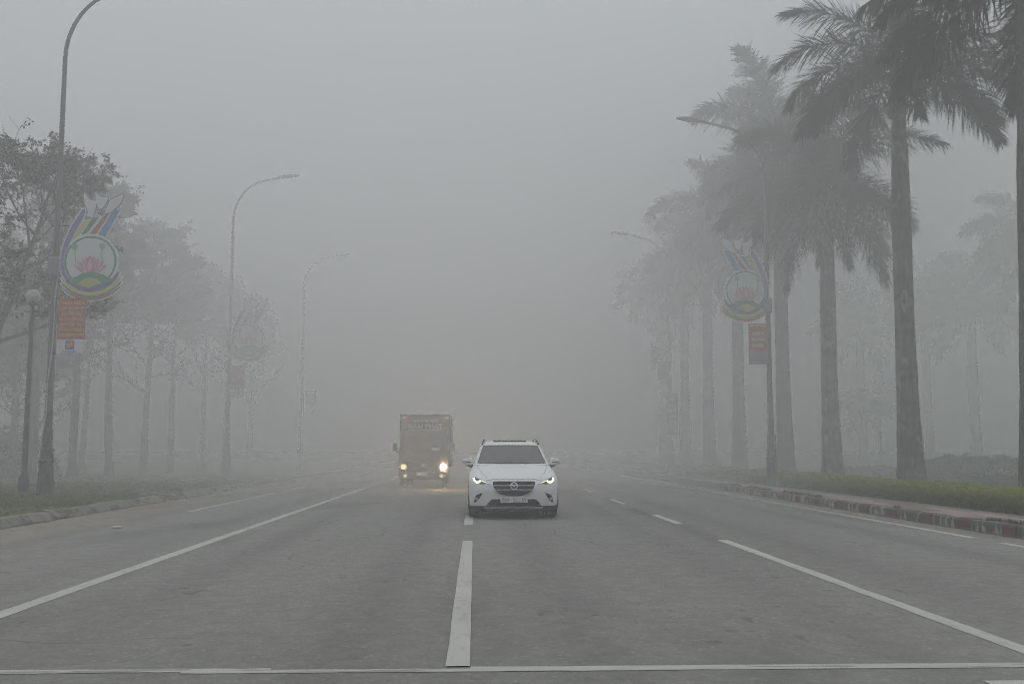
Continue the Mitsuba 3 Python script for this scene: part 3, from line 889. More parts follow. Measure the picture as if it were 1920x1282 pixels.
def bush(cx, cy, z, lx, ly, h, n, label, seed, ca, cb, category='bush', group=None, tiltz=0.0):
    rg = np.random.default_rng(seed)
    p = rg.normal(size=(n, 3)); p /= np.linalg.norm(p, axis=1, keepdims=True)
    p *= rg.uniform(0.55, 1.0, n)[:, None] ** 0.4
    p[:, 2] = np.abs(p[:, 2])
    p = np.sign(p) * np.abs(p) ** 0.75
    b = meshkit.fbm(p * 2.2 + seed, 3)[:, None]
    p = p * (0.72 + 0.55 * b) * [lx / 2, ly / 2, h]
    p = p @ np.array([[math.cos(tiltz), math.sin(tiltz), 0], [-math.sin(tiltz), math.cos(tiltz), 0], [0, 0, 1]]) + [cx, cy, z]
    m, col = leaf_quads(p, rg.uniform(0.12, 0.20, n), rg, tint(n, ca, cb, rg, 0.12))
    t = thing('bush', label, category, group)
    nn = np.array(m.vertices) - [cx, cy, z - h]
    part(t, 'foliage', soft_shape(m, 'm_leaf', nn / np.linalg.norm(nn, axis=1, keepdims=True), col))
    st = [tube([[cx + a, cy + b_, z - 0.05], [cx + a * 1.3, cy + b_ * 1.3, z + h * 0.7]], 0.02, 5) for a, b_ in rg.uniform(-0.3, 0.3, (6, 2)) * [lx, ly]]
    part(t, 'stems', cat(st), 'm_bark')


bush(18.9, 37.5, 0.15, 5.4, 2.4, 0.95, 7000, 'long dark green bush on the lawn left of the trunk at the right edge', 1, (0.03, 0.05, 0.028), (0.06, 0.085, 0.04))
bush(18.3, 33.8, 0.15, 4.2, 0.8, 0.28, 3000, 'low clipped green row in front of the long dark bush on the lawn', 2, (0.035, 0.06, 0.028), (0.065, 0.09, 0.04))
bush(17.6, 45.5, 0.15, 3.0, 1.5, 0.42, 2500, 'small reddish shrub on the lawn left of the big second palm trunk', 3, (0.06, 0.04, 0.035), (0.09, 0.06, 0.05))
bush(-17.7, 40.5, 0.1, 3.0, 3.0, 1.7, 6000, 'dark scrub below the trees at the left edge of the photo', 4, (0.03, 0.04, 0.022), (0.055, 0.065, 0.035))

# ------------------------------------------------------------------ street lamps
BASE = [(0.235, -0.05), (0.235, 0.04), (0.215, 0.08), (0.165, 0.86), (0.185, 0.88), (0.185, 0.93), (0.155, 0.96), (0.150, 1.14), (0.175, 1.17), (0.175, 1.21), (0.135, 1.25), (0.120, 1.62), (0.130, 1.64),
        (0.130, 1.68), (0.105, 1.72), (0.10, 2.2)]


def lamp_head():
    """A long flattened luminaire pointing along +x."""
    n = 14
    s = np.linspace(0, 1, n)
    w = 0.155 * np.sin(np.pi * np.clip(0.10 + 0.86 * s, 0, 1)) ** 0.55
    hh = 0.085 * np.sin(np.pi * np.clip(0.12 + 0.84 * s, 0, 1)) ** 0.6
    a = np.arange(16) * 2 * np.pi / 16
    ca, sa = np.cos(a), np.sin(a)
    v = np.stack([np.repeat(0.82 * s[:, None], 16, 1), w[:, None] * ca, hh[:, None] * np.where(sa < 0, 0.45 * sa, sa)], -1).reshape(-1, 3)
    f = []
    for i in range(n - 1):
        for j in range(16):
            p, q = i * 16 + j, i * 16 + (j + 1) % 16
            f += [[p, q, q + 16], [p, q + 16, p + 16]]
    v = np.vstack([v, [[0, 0, 0], [0.82, 0, 0]]])
    for j in range(16):
        f += [[len(v) - 2, (j + 1) % 16, j], [len(v) - 1, (n - 1) * 16 + j, (n - 1) * 16 + (j + 1) % 16]]
    m = trimesh.Trimesh(v, np.array(f), process=False)
    m.fix_normals()
    return m


HEAD = lamp_head()


def street_lamp(x, y, side, hz, label, cable=False):
    """side = +1: the arm reaches towards +x."""
    t = thing('street_lamp', label, 'street lamp', 'tall curved street lamps on both sides of the road')
    b = lathe(BASE, 8)
    b.apply_transform(trimesh.transformations.rotation_matrix(math.pi / 8, [0, 0, 1]))
    far = y > 40
    part(t, 'base', hazed(moved(b, x, y, 0.16), 'm_iron') if far else shape(moved(b, x, y, 0.16), 'm_iron'))
    knee = hz - 2.15
    ar = []
    for a in np.linspace(0, 1, 14):
        ang = a * math.radians(76)
        ar.append((1.55 * (1 - math.cos(ang)) , knee + 1.55 * math.sin(ang) * 1.22))
    ex, ez = ar[-1]
    reach = 2.05
    pts = [(0, 2.3)] + [(0, z) for z in np.linspace(4, knee - 0.3, 5)] + ar + [(ex + (reach - ex) * 0.5, ez + 0.10), (reach, ez + 0.2)]
    pts = np.array([[x + side * u, y, w] for u, w in pts])
    L = np.linspace(0, 1, len(pts))
    pole = tube(pts, np.interp(pts[:, 2] - 0.0, [2, knee, knee + 2.2], [0.098, 0.058, 0.042]), 14)
    part(t, 'pole', hazed(pole, 'm_pole') if far else shape(pole, 'm_pole', True))
    hd = HEAD.copy()
    hd.apply_transform(trimesh.transformations.rotation_matrix(-0.12, [0, 1, 0]))
    if side < 0:
        hd.apply_transform(trimesh.transformations.rotation_matrix(math.pi, [0, 0, 1]))
    hd.apply_scale(1.2)
    hd = moved(hd, x + side * (reach - 0.05), y, ez + 0.2)
    part(t, 'lamp_head', hazed(hd, 'm_pole') if far else shape(hd, 'm_grey_box', True))
    part(t, 'junction_box', rbox(x - 0.15, x + 0.12, y - 0.15, y + 0.15, 5.88, 6.36, 0.02), 'm_grey_box', 40)
    return t


LX, RX = -10.98, 9.78
street_lamp(LX, 27.0, 1, 13.9, 'nearest grey street lamp on the left, its arm cut by the photo top')
street_lamp(LX - 0.1, 46.7, 1, 13.9, 'second street lamp on the left, whole curved arm and lamp head in the fog')
street_lamp(LX - 0.05, 66.0, 1, 13.9, 'faint third street lamp on the left')
street_lamp(RX, 33.8, -1, 12.55, 'grey street lamp on the right pavement, carrying the lotus sign and a red banner')
street_lamp(10.1, 53.0, -1, 12.7, 'distant street lamp on the right with a flag and two red banners')
cab = [(LX + 0.105, 26.93, 5.9), (LX + 0.06, 26.89, 5.2), (LX + 0.08, 26.87, 4.1), (LX - 0.02, 26.88, 3.1), (LX + 0.0, 26.86, 2.3), (LX - 0.06, 26.82, 1.75), (LX - 0.09, 26.80, 1.35), (LX - 0.145, 26.76, 1.1), (LX - 0.10, 26.74, 0.78)]
tt = np.linspace(0, 1, len(cab)); tf = np.linspace(0, 1, 50)
cb = np.stack([np.interp(tf, tt, np.array(cab)[:, k]) for k in range(3)], 1)
for _ in range(3):
    cb[1:-1] = (cb[:-2] + 2 * cb[1:-1] + cb[2:]) / 4
single('cable', tube(cb, 0.014, 6), 'm_cable', 'thin pale cable hanging loose down the nearest left lamp post', 'cable', True)

# the globe lamp at the left edge
t = thing('globe_lamp', 'garden lamp with a round white globe on a slim dark post at the left edge', 'lamp')
gx, gy = -11.78, 27.6
part(t, 'post', moved(lathe([(0.13, 0.0), (0.13, 0.5), (0.075, 0.62), (0.065, 3.0), (0.055, 5.05), (0.10, 5.09), (0.10, 5.17)], 14), gx, gy, 0.1), 'm_iron', 30)
gl = trimesh.creation.icosphere(3, 0.185)
part(t, 'globe', moved(gl, gx, gy, 5.42), 'm_white_globe', True)
for k in range(5):
    part(t, 'louvre', moved(lathe([(0.10, 0), (0.192 - 0.012 * abs(k - 2) ** 1.5, 0.006), (0.192 - 0.012 * abs(k - 2) ** 1.5, 0.02), (0.10, 0.026)], 24), gx, gy, 5.33 + 0.04 * k), 'm_globe_shade', 30)
for s in (-1, 1):
    part(t, 'bracket', tube([[gx, gy, 4.98], [gx + s * 0.12, gy, 5.0], [gx + s * 0.22, gy, 5.02]], 0.02, 6), 'm_iron')
part(t, 'bracket', tube([[gx, gy, 4.90], [gx + 0.3, gy, 4.90], [gx + 0.75, gy - 0.5, 4.88]], 0.018, 6), 'm_iron')


# ------------------------------------------------------------------ lotus signs, banners and the flag on the posts
def arc_band(r0, r1, a0, a1, cx=0.0, cz=0.0, n=40, taper=True):
    a = np.radians(np.linspace(a0, a1, n))
    k = np.sin(np.linspace(0.12, math.pi - 0.12, n)) ** 0.35 if taper else np.ones(n)
    mid, half = (r0 + r1) / 2, (r1 - r0) / 2
    o = [(cx + (mid + half * w) * math.cos(t), cz + (mid + half * w) * math.sin(t)) for t, w in zip(a, k)]
    i = [(cx + (mid - half * w) * math.cos(t), cz + (mid - half * w) * math.sin(t)) for t, w in zip(a, k)]
    return Polygon(o + i[::-1]).buffer(0)


def smooth_poly(pts, it=2):
    p = np.array(pts, float)
    for _ in range(it):
        q = np.roll(p, -1, 0)
        p = np.stack([0.75 * p + 0.25 * q, 0.25 * p + 0.75 * q], 1).reshape(-1, 2)
    return Polygon(p).buffer(0)


def lotus_sign(cx, cy, cz, label, flip=False, post=None, scale=1.0):
    t = thing('lotus_sign', label, 'sign', 'lotus emblem signs hung on the lamp posts')
    sx = -scale if flip else scale

    def put(name, poly, m, face, depth=0.006):
        poly = affinity.scale(poly, sx, scale, origin=(0, 0))
        part(t, name, moved(plate(poly, depth, face), cx, cy, cz), m)

    circle = Point(0, 0).buffer(0.66, 40)
    swoosh = [arc_band(0.70, 0.83, 205, 338, 0.03, 0.02), arc_band(0.83, 0.92, 212, 331, 0.03, 0.02), arc_band(0.92, 0.985, 219, 325, 0.03, 0.02), arc_band(0.985, 1.05, 226, 318, 0.03, 0.02)]
    purple = smooth_poly([(-0.24, 1.46), (-0.16, 1.30), (-0.50, 0.62), (-0.66, 0.18), (-0.69, -0.2), (-0.50, -0.58), (-0.56, -0.60), (-0.74, -0.30), (-0.78, 0.1), (-0.66, 0.66)])
    stripes = [('m_yellow', [(-0.50, 0.56), (-0.24, 1.05), (-0.06, 1.09), (-0.34, 0.66)]), ('m_sign_green', [(-0.27, 0.69), (-0.02, 1.12), (0.19, 1.20), (-0.12, 0.75)]),
               ('m_sign_red', [(-0.05, 0.72), (0.26, 1.16), (0.50, 1.36), (0.12, 0.73)]), ('m_sign_blue', [(0.17, 0.71), (0.54, 1.37), (0.71, 1.37), (0.36, 0.66)])]
    stripes = [(m, Polygon(p)) for m, p in stripes]
    doves = [smooth_poly([(-0.25, 1.84), (-0.19, 1.78), (-0.10, 1.68), (0.02, 1.62), (0.10, 1.64), (0.16, 1.60), (0.11, 1.52), (0.09, 1.36), (0.03, 1.24), (0.06, 1.13), (-0.05, 1.16), (-0.17, 1.18), (-0.12, 1.30), (-0.16, 1.42), (-0.24, 1.58)], 2),
             smooth_poly([(0.04, 1.88), (0.14, 1.78), (0.26, 1.72), (0.36, 1.73), (0.42, 1.68), (0.36, 1.55), (0.28, 1.42), (0.16, 1.35), (0.12, 1.50), (0.06, 1.66)], 2),
             smooth_poly([(0.80, 1.86), (0.70, 1.76), (0.54, 1.70), (0.42, 1.62), (0.38, 1.48), (0.32, 1.32), (0.28, 1.26), (0.42, 1.27), (0.54, 1.34), (0.70, 1.50), (0.79, 1.66)], 2)]
    back = shapely.union_all([circle.buffer(0.055), purple.buffer(0.025)] + [s.buffer(0.02) for s in swoosh] + [s.buffer(0.025) for _, s in stripes] + [d.buffer(0.012) for d in doves]).buffer(0.01)
    put('back_panel', back, 'm_sign_white', 0.0, 0.03)
    put('ring', circle.buffer(0.012).difference(Point(0, 0).buffer(0.622, 40)), 'm_sign_green', 0.007)
    put('purple_band', purple.difference(circle.buffer(0.03)), 'm_sign_purple', 0.007)
    for m, s in stripes:
        put('stripe', s.difference(circle.buffer(0.025)), m, 0.007)
    for m, s in zip(('m_sign_purple', 'm_yellow', 'm_sign_green', 'm_sign_red'), swoosh):
        put('swoosh', s.difference(circle.buffer(0.02)), m, 0.007)
    for d in doves:
        put('dove_outline', d.buffer(0.014), 'm_sign_grey', 0.009)
        put('dove', d.buffer(-0.012), 'm_sign_white', 0.014)

    def petal(a, L, w, x0, z0):
        u = np.linspace(0, 1, 14)
        h = w * np.sin(np.pi * u ** 0.8) ** 0.9 * (1 - 0.25 * u)
        p = [(h_, l_ * L) for h_, l_ in zip(h, u)] + [(-h_, l_ * L) for h_, l_ in zip(h[::-1], u[::-1])]
        return affinity.translate(affinity.rotate(Polygon(p).buffer(0), a, origin=(0, 0)), x0, z0)

    for k, (a, L, w) in enumerate([(62, 0.50, 0.085), (-62, 0.50, 0.085), (45, 0.50, 0.09), (-45, 0.50, 0.09), (28, 0.48, 0.10), (-28, 0.48, 0.10), (13, 0.49, 0.105), (-13, 0.49, 0.105), (0, 0.50, 0.12)]):
        pt = petal(a, L, w, 0.0, -0.33)
        put('petal', pt, 'm_sign_pale_pink' if k % 2 == 0 and k < 8 else 'm_sign_pink', 0.009 + 0.003 * k)
        put('petal', affinity.scale(pt, 0.6, 0.72), 'm_sign_pink' if k % 2 == 0 and k < 8 else 'm_sign_pale_pink', 0.011 + 0.003 * k)
    lily = smooth_poly([(-0.54, -0.58), (-0.46, -0.46), (-0.32, -0.42), (-0.24, -0.34), (-0.08, -0.29), (0.10, -0.28), (0.26, -0.33), (0.38, -0.35), (0.44, -0.42), (0.62, -0.46), (0.60, -0.55), (0.44, -0.57), (0.20, -0.66),
                        (0.02, -0.72), (-0.18, -0.69), (-0.36, -0.62)], 2)
    put('lily_pad', lily.intersection(Point(0, 0).buffer(0.76, 40)), 'm_sign_green', 0.040)
    put('lily_pad', affinity.scale(lily, 0.52, 0.62, origin=(0.0, -0.68)), 'm_sign_lime', 0.044)
    for x, z, s in ((-0.42, 0.38, 1), (0.29, 0.40, -1)):
        put('bud', smooth_poly([(x - 0.10, z + 0.04), (x - 0.04, z + 0.085), (x + 0.05, z + 0.08), (x + 0.09, z + 0.02), (x + 0.05, z - 0.08), (x - 0.05, z - 0.08)]), 'm_sign_light_green', 0.012)
        put('stalk', LineString([(x, z - 0.07), (x + 0.03 * s, z - 0.25), (x + 0.05, z - 0.46)]).buffer(0.010), 'm_sign_light_green', 0.009)
    if post is not None:
        for z in (cz - 0.30 * scale, cz + 0.95 * scale):
            part(t, 'bracket', tube([[post, cy + 0.045, z], [cx, cy + 0.045, z]], 0.016, 6), 'm_iron')


lotus_sign(-10.05, 26.9, 6.24, 'lotus and doves emblem sign above the red banner on the nearest left lamp post', post=LX)
lotus_sign(-10.22, 46.6, 6.34, 'faded lotus emblem sign on the second left lamp post', post=LX - 0.1)
lotus_sign(9.03, 33.7, 6.62, 'mirrored lotus and doves emblem sign on the right lamp post in front of the palms', flip=True, post=RX)
T7 = ['THỰC HIỆN', 'LUẬT NGHĨA VỤ', 'QUÂN SỰ', 'LÀ QUYỀN LỢI,', 'NGHĨA VỤ', 'VÀ TRÁCH NHIỆM', 'CỦA CÔNG DÂN']


def banner(x0, x1, y, z0, z1, label, split=0.735, lines=T7, logo=True, post=None, tilt=0.0, lower='m_banner_white'):
    t = thing('banner', label, 'banner', 'red banners hung on the lamp posts')
    w, h = x1 - x0, z1 - z0
    zs = z1 - h * split
    cx = (x0 + x1) / 2
    part(t, 'red_panel', bx(x0, x1, y, y + 0.012, zs, z1), 'm_banner_red')
    if split < 1:
        part(t, 'lower_panel', bx(x0, x1, y, y + 0.012, z0, zs - 0.002), lower)
    if lines:
        st = (z1 - zs - 0.10) / len(lines)
        part(t, 'lettering', moved(lettering(lines, w * 0.90, cx, z1 - 0.085, st, st * 0.60, 0.0), 0, y - 0.001, 0), 'm_yellow')
    if logo:
        s = w * 0.33
        lz = zs - 0.035 - s / 2
        sq = sbox(-s / 2, -s / 2, s / 2, s / 2).buffer(-0.03).buffer(0.03)
        e = part(t, 'emblem', moved(plate(sq, 0.006, 0.004), cx - 0.02, y, lz), 'm_blue')
        pp = Polygon([(-s * .30, -s * .38), (-s * .30, s * .10), (-s * .08, s * .34), (s * .22, s * .34), (s * .36, s * .14), (s * .30, -s * .02), (s * .08, -s * .12), (-s * .06, -s * .12), (-s * .06, -s * .38)])
        part(e, 'letter', moved(plate(pp.buffer(0.01), 0.006, 0.008), cx - 0.02, y, lz), 'm_orange')
        hh = 0.034
        part(t, 'small_lettering', moved(cat([lettering(['PETROLIMEX'], w * 0.56, cx - 0.02, lz - s / 2 - 0.03, 0, hh * 1.2, 0.0), lettering(['CÔNG TY XĂNG DẦU HÀ TĨNH'], w * 0.80, cx, lz - s / 2 - 0.095, 0, hh, 0.0)]), 0, y - 0.001, 0), 'm_blue')
    if post is not None:
        for z in (z1 - 0.02, z0 + 0.02):
            part(t, 'rod', tube([[post, y + 0.03, z], [x1 if x1 > post else x0, y + 0.03, z]], 0.013, 6), 'm_iron')


banner(-10.80, -10.10, 26.86, 3.80, 5.27, 'red banner with yellow slogan and white lower panel on the nearest left lamp post', post=LX)
banner(-10.95, -10.33, 46.56, 3.72, 5.13, 'faded red banner with white lower panel on the second left lamp post', post=LX - 0.1)
banner(-10.80, -10.10, 65.86, 3.80, 5.10, 'barely visible red banner on the third left lamp post', post=LX - 0.05)
banner(9.07, 9.72, 33.66, 4.16, 5.53, 'red banner with faded yellow lettering on the right lamp post with the lotus sign', split=0.70, lines=None, logo=False, post=RX, lower='m_sign_grey')
banner(9.48, 10.02, 52.9, 4.93, 5.90, 'upper small red banner on the distant right lamp post', split=1.0, lines=None, logo=False, post=10.1)
banner(9.88, 10.48, 52.82, 2.0, 4.26, 'tall red banner low on the distant right lamp post', split=0.93, lines=None, logo=False, post=10.1, lower='m_yellow')
# illegible rows of yellow lettering in the photo: worn bars of print on the two right banners
for key, rows in (('banner_003', [(9.12, 9.66, 5.40, 5.50), (9.20, 9.56, 5.13, 5.24), (9.17, 9.60, 4.93, 5.04), (9.17, 9.58, 4.73, 4.85)]),
                  ('banner_005', [(10.02, 10.34, 3.9, 4.0), (9.98, 10.38, 3.6, 3.7), (9.98, 10.38, 3.3, 3.4), (9.98, 10.38, 3.0, 3.1), (9.98, 10.38, 2.7, 2.8)])):
    yb = 33.66 if key == 'banner_003' else 52.82
    bars = []
    for x0, x1, z0, z1 in rows:
        x = x0
        while x < x1 - 0.02:
            w = float(rng.uniform(0.025, 0.055))
            bars.append(bx(x, min(x + w, x1), yb - 0.005, yb - 0.001, z0 + float(rng.uniform(0, 0.02)), z1))
            x += w + 0.012
    part(key, 'lettering', cat(bars), 'm_yellow')
t = thing('flag', 'small drooping red flag on the distant right lamp post', 'flag')
pv = []
fx, fz = 12, 16
uu, vv = np.meshgrid(np.linspace(0, 1, fx), np.linspace(0, 1, fz))
X = 9.14 + 0.62 * uu * (1 - vv) ** 0.7
Z = 6.85 - 1.20 * vv - 0.42 * uu * (1 - 0.6 * vv)
Y = 52.9 + 0.06 * np.sin(uu * 9 + vv * 4)
V = np.stack([X, Y, Z], -1).reshape(-1, 3)
i_, j_ = np.meshgrid(np.arange(fz - 1), np.arange(fx - 1), indexing='ij')
a_ = (i_ * fx + j_).ravel()
part(t, 'cloth', trimesh.Trimesh(V, np.vstack([np.stack([a_, a_ + 1, a_ + fx + 1], 1), np.stack([a_, a_ + fx + 1, a_ + fx], 1)]), process=False), 'm_banner_red', True)
part(t, 'staff', tube([[10.1, 53.0, 5.3], [9.62, 52.95, 6.1], [9.10, 52.9, 6.95]], 0.015, 6), 'm_iron')


# ------------------------------------------------------------------ vehicles
mat('m_car_white', (0.74, 0.745, 0.74), 0.28, spec=0.5, clearcoat=0.8, clearcoat_gloss=0.93)
mat('m_black_plastic', (0.026, 0.026, 0.027), 0.6)
mat('m_gloss_black', (0.018, 0.018, 0.020), 0.18)
mat('m_rubber', (0.020, 0.020, 0.021), 0.85, spec=0.2)
mat('m_alloy', (0.55, 0.56, 0.58), 0.30, 0.9)
mat('m_chrome', (0.72, 0.73, 0.75), 0.16, 1.0)
mat('m_silver', (0.48, 0.49, 0.50), 0.38, 0.6)
mat('m_seat', (0.028, 0.028, 0.030), 0.75)
mat('m_plate', (0.70, 0.70, 0.68), 0.45)
mat('m_ink', (0.03, 0.03, 0.03), 0.5)
mat('m_sticker', (0.30, 0.50, 0.45), 0.5)
mat('m_lamp_glass', (0.10, 0.105, 0.10), 0.12)
mat('m_reflector', (0.75, 0.75, 0.74), 0.2, 0.9)
mat('m_truck', (0.026, 0.023, 0.026), 0.40, spec=0.5, clearcoat=0.4)
mat('m_truck_box', (0.060, 0.060, 0.066), 0.55)
mat('m_truck_sign', (0.12, 0.040, 0.040), 0.55)
mat('m_sign_print', (0.22, 0.215, 0.21), 0.55)
mat('m_tail', (0.25, 0.01, 0.01), 0.25)
scene['m_glass'] = {'type': 'blendbsdf', 'weight': 0.35, 'filmed': {'type': 'principled', 'base_color': rgb((0.080, 0.095, 0.095)), 'roughness': 0.08, 'specular': 0.8},
                    'pane': {'type': 'thindielectric', 'int_ior': 1.5, 'specular_transmittance': rgb((0.55, 0.6, 0.6))}}
scene['m_dark_glass'] = {'type': 'thindielectric', 'int_ior': 1.5, 'specular_transmittance': rgb((0.10, 0.11, 0.11))}


def lamp(mesh, color, base='m_lamp_glass', weight=0.06):
    s = shape(mesh, base)
    s['emitter'] = {'type': 'area', 'radiance': rgb(color), 'sampling_weight': weight}
    return s


class Shell:
    """A body made of level curves: at each height z a half width w, a front f, a rear r and corner depths cf, cr."""

    def __init__(self, rows, n=2.7, sub=4):
        rows = np.array(rows, float)
        z = rows[:, 0]
        zz = np.unique(np.concatenate([np.linspace(a, b, sub, endpoint=False) for a, b in zip(z[:-1], z[1:])] + [z[-1:]]))
        from scipy.interpolate import PchipInterpolator
        self.z, self.n = zz, n
        self.rows = np.stack([zz] + [PchipInterpolator(z, rows[:, k])(zz) for k in range(1, rows.shape[1])], 1)

    def at(self, z):
        return [np.interp(z, self.z, self.rows[:, k]) for k in range(1, self.rows.shape[1])]

    def front(self, x, z):
        w, f, r, cf, cr = self.at(z)
        u = np.clip(np.abs(x) / w, 0, 0.9995)
        return f + cf * (1 - (1 - u ** self.n) ** (1 / self.n))

    def mesh(self, inset=0.0, top=0.0):
        K = 22
        t = np.linspace(-math.pi / 2, math.pi / 2, K)
        sx = np.sign(np.sin(t)) * np.abs(np.sin(t)) ** (2 / self.n)
        cx = np.cos(t) ** (2 / self.n)
        V = []
        R = self.rows
        if top:
            R = R[R[:, 0] <= R[-1, 0] - top]
        for z, w, f, r, cf, cr in R:
            w, f, r = w - inset, f + inset, r - inset
            fr = np.stack([w * sx, f + cf * (1 - cx)], 1)
            re = np.stack([w * sx[::-1], r - cr * (1 - cx[::-1])], 1)
            V.append(np.column_stack([np.vstack([fr, re]), np.full(2 * K, z)]))
        m, k = len(V), 2 * K
        v = np.vstack(V + [[[0, V[0][:, 1].mean(), R[0, 0]], [0, V[-1][:, 1].mean(), R[-1, 0]]]])
        F = []
        for i in range(m - 1):
            for j in range(k):
                a, b = i * k + j, i * k + (j + 1) % k
                F += [[a, b, b + k], [a, b + k, a + k]]
        for j in range(k):
            F += [[m * k, (j + 1) % k, j], [m * k + 1, (m - 1) * k + j, (m - 1) * k + (j + 1) % k]]
        return trimesh.Trimesh(v, np.array(F), process=False)

    def patch(self, poly, proud=0.01, thick=0.03, step=0.045):
        """A panel that follows the front of the shell: an (x, z) polygon laid on it, closed with sides and back."""
        poly = poly.buffer(0)
        V, F = {}, []
        key = lambda x, z: V.setdefault((round(x, 5), round(z, 5)), len(V))
        x0, z0, x1, z1 = poly.bounds
        nx, nz = max(1, int((x1 - x0) / step)), max(1, int((z1 - z0) / step))
        xs, zs = np.linspace(x0, x1, nx + 1), np.linspace(z0, z1, nz + 1)
        for i in range(nx):
            for j in range(nz):
                c_ = poly.intersection(sbox(xs[i], zs[j], xs[i + 1], zs[j + 1]))
                for g_ in getattr(c_, 'geoms', [c_]):
                    if g_.geom_type != 'Polygon' or g_.area < 1e-8:
                        continue
                    v2, f2 = trimesh.creation.triangulate_polygon(g_, engine='earcut')
                    ids = [key(*p) for p in v2]
                    F += [[ids[a] for a in t_] for t_ in f2]
        P2 = np.array(list(V.keys()))
        F = np.array([t_ for t_ in F if len(set(t_)) == 3])
        A = P2[F]
        ar = np.cross(A[:, 1] - A[:, 0], A[:, 2] - A[:, 0])
        F[ar < 0] = F[ar < 0][:, ::-1]
        y = self.front(P2[:, 0], P2[:, 1])
        fr = np.column_stack([P2[:, 0], y - proud, P2[:, 1]])
        bk = np.column_stack([P2[:, 0], y - proud + thick, P2[:, 1]])
        e = np.vstack([F[:, [0, 1]], F[:, [1, 2]], F[:, [2, 0]]])
        es = set(map(tuple, e))
        bd = np.array([q for q in map(tuple, e) if (q[1], q[0]) not in es])
        n = len(P2)
        side = np.vstack([np.stack([bd[:, 0], n + bd[:, 0], n + bd[:, 1]], 1), np.stack([bd[:, 0], n + bd[:, 1], bd[:, 1]], 1)])
        return trimesh.Trimesh(np.vstack([fr, bk]), np.vstack([F, F[:, ::-1] + n, side]), process=False)


def wheel(parent, x, y, R, w, rim_r, spokes, out):
    """out = -1 or +1: the side its face looks to."""
    prof = [(rim_r, -w / 2 + 0.01), (R - 0.035, -w / 2), (R - 0.008, -w / 2 + 0.022), (R, -w / 2 + 0.045), (R, w / 2 - 0.045), (R - 0.008, w / 2 - 0.022), (R - 0.035, w / 2), (rim_r, w / 2 - 0.01)]
    m = lathe(prof + prof[:1], 36)
    m.faces = m.faces[:-72]
    M = np.array([[0, 0, out, x], [0, 1, 0, y], [-out, 0, 0, R], [0, 0, 0, 1.0]])
    m.apply_transform(M); m.fix_normals()
    k = part(parent, 'wheel', m, 'm_rubber', 35)
    disc = lathe([(0.02, w / 2 - 0.05), (rim_r * 0.98, w / 2 - 0.06), (rim_r, w / 2 - 0.015), (rim_r * 1.01, -w / 2 + 0.02), (0.02, -w / 2 + 0.03)], 30)
    sp = [bx(-0.028, 0.028, 0.03, rim_r * 0.96, w / 2 - 0.055, w / 2 - 0.025) for _ in range(spokes)]
    for i, s in enumerate(sp):
        s.apply_transform(trimesh.transformations.rotation_matrix(2 * math.pi * i / spokes, [0, 0, 1]))
    hub = trimesh.creation.cylinder(0.055, 0.03, sections=16); hub.apply_translation((0, 0, w / 2 - 0.03))
    rim = cat([disc.apply_transform(M) or disc, *[s.apply_transform(M) or s for s in sp], hub.apply_transform(M) or hub])
    part(k, 'rim', rim, 'm_alloy')
    return k


def put_all(root, dx, dy):
    """Moves every entry below a vehicle to its place on the road."""
    for k in scene:
        if k.startswith(root + '__'):
            scene[k]['to_world'] = T().translate([dx, dy, 0.006])


# ---- the white crossover
car = thing('car', 'white compact crossover driving towards the camera with slim daytime lights on', 'car')
B = Shell([(0.255, 0.858, 0.075, 4.14, 0.46, 0.40), (0.30, 0.868, 0.055, 4.19, 0.47, 0.42), (0.42, 0.876, 0.02, 4.25, 0.48, 0.42), (0.56, 0.880, 0.0, 4.27, 0.49, 0.42), (0.67, 0.882, 0.015, 4.25, 0.50, 0.42),
           (0.745, 0.882, 0.05, 4.23, 0.52, 0.42), (0.80, 0.878, 0.115, 4.21, 0.56, 0.42), (0.85, 0.868, 0.22, 4.19, 0.62, 0.42), (0.90, 0.852, 0.40, 4.17, 0.66, 0.42), (0.95, 0.832, 0.66, 4.14, 0.62, 0.42),
           (1.0, 0.808, 0.96, 4.10, 0.50, 0.42), (1.035, 0.785, 1.18, 4.06, 0.40, 0.42), (1.05, 0.765, 1.27, 4.04, 0.36, 0.40)], 2.8)
Gh = Shell([(1.03, 0.775, 1.16, 4.05, 0.26, 0.30), (1.10, 0.757, 1.30, 4.02, 0.26, 0.30), (1.20, 0.728, 1.51, 3.96, 0.26, 0.30), (1.30, 0.694, 1.72, 3.87, 0.27, 0.30), (1.40, 0.655, 1.94, 3.76, 0.28, 0.30),
            (1.455, 0.628, 2.08, 3.69, 0.30, 0.32), (1.495, 0.585, 2.24, 3.58, 0.34, 0.36), (1.523, 0.520, 2.45, 3.42, 0.40, 0.4), (1.540, 0.430, 2.68, 3.2, 0.4, 0.4)], 3.6)


def cyl_x(r, x0, x1, y, z, seg=48):
    c_ = m3.Manifold.cylinder(x1 - x0, r, r, seg)
    return c_.rotate([0, 90, 0]).translate([x0, y, z])


def prism_y(poly, y0, y1):
    m = trimesh.creation.extrude_polygon(poly, y1 - y0, engine='earcut')
    v = np.array(m.vertices)
    m.vertices = np.stack([v[:, 0], y1 - v[:, 2], v[:, 1]], 1)
    return to_man(m)


def prism_x(poly, x0, x1):
    m = trimesh.creation.extrude_polygon(poly, x1 - x0, engine='earcut')
    v = np.array(m.vertices)
    m.vertices = np.stack([x0 + v[:, 2], v[:, 0], v[:, 1]], 1)
    return to_man(m)


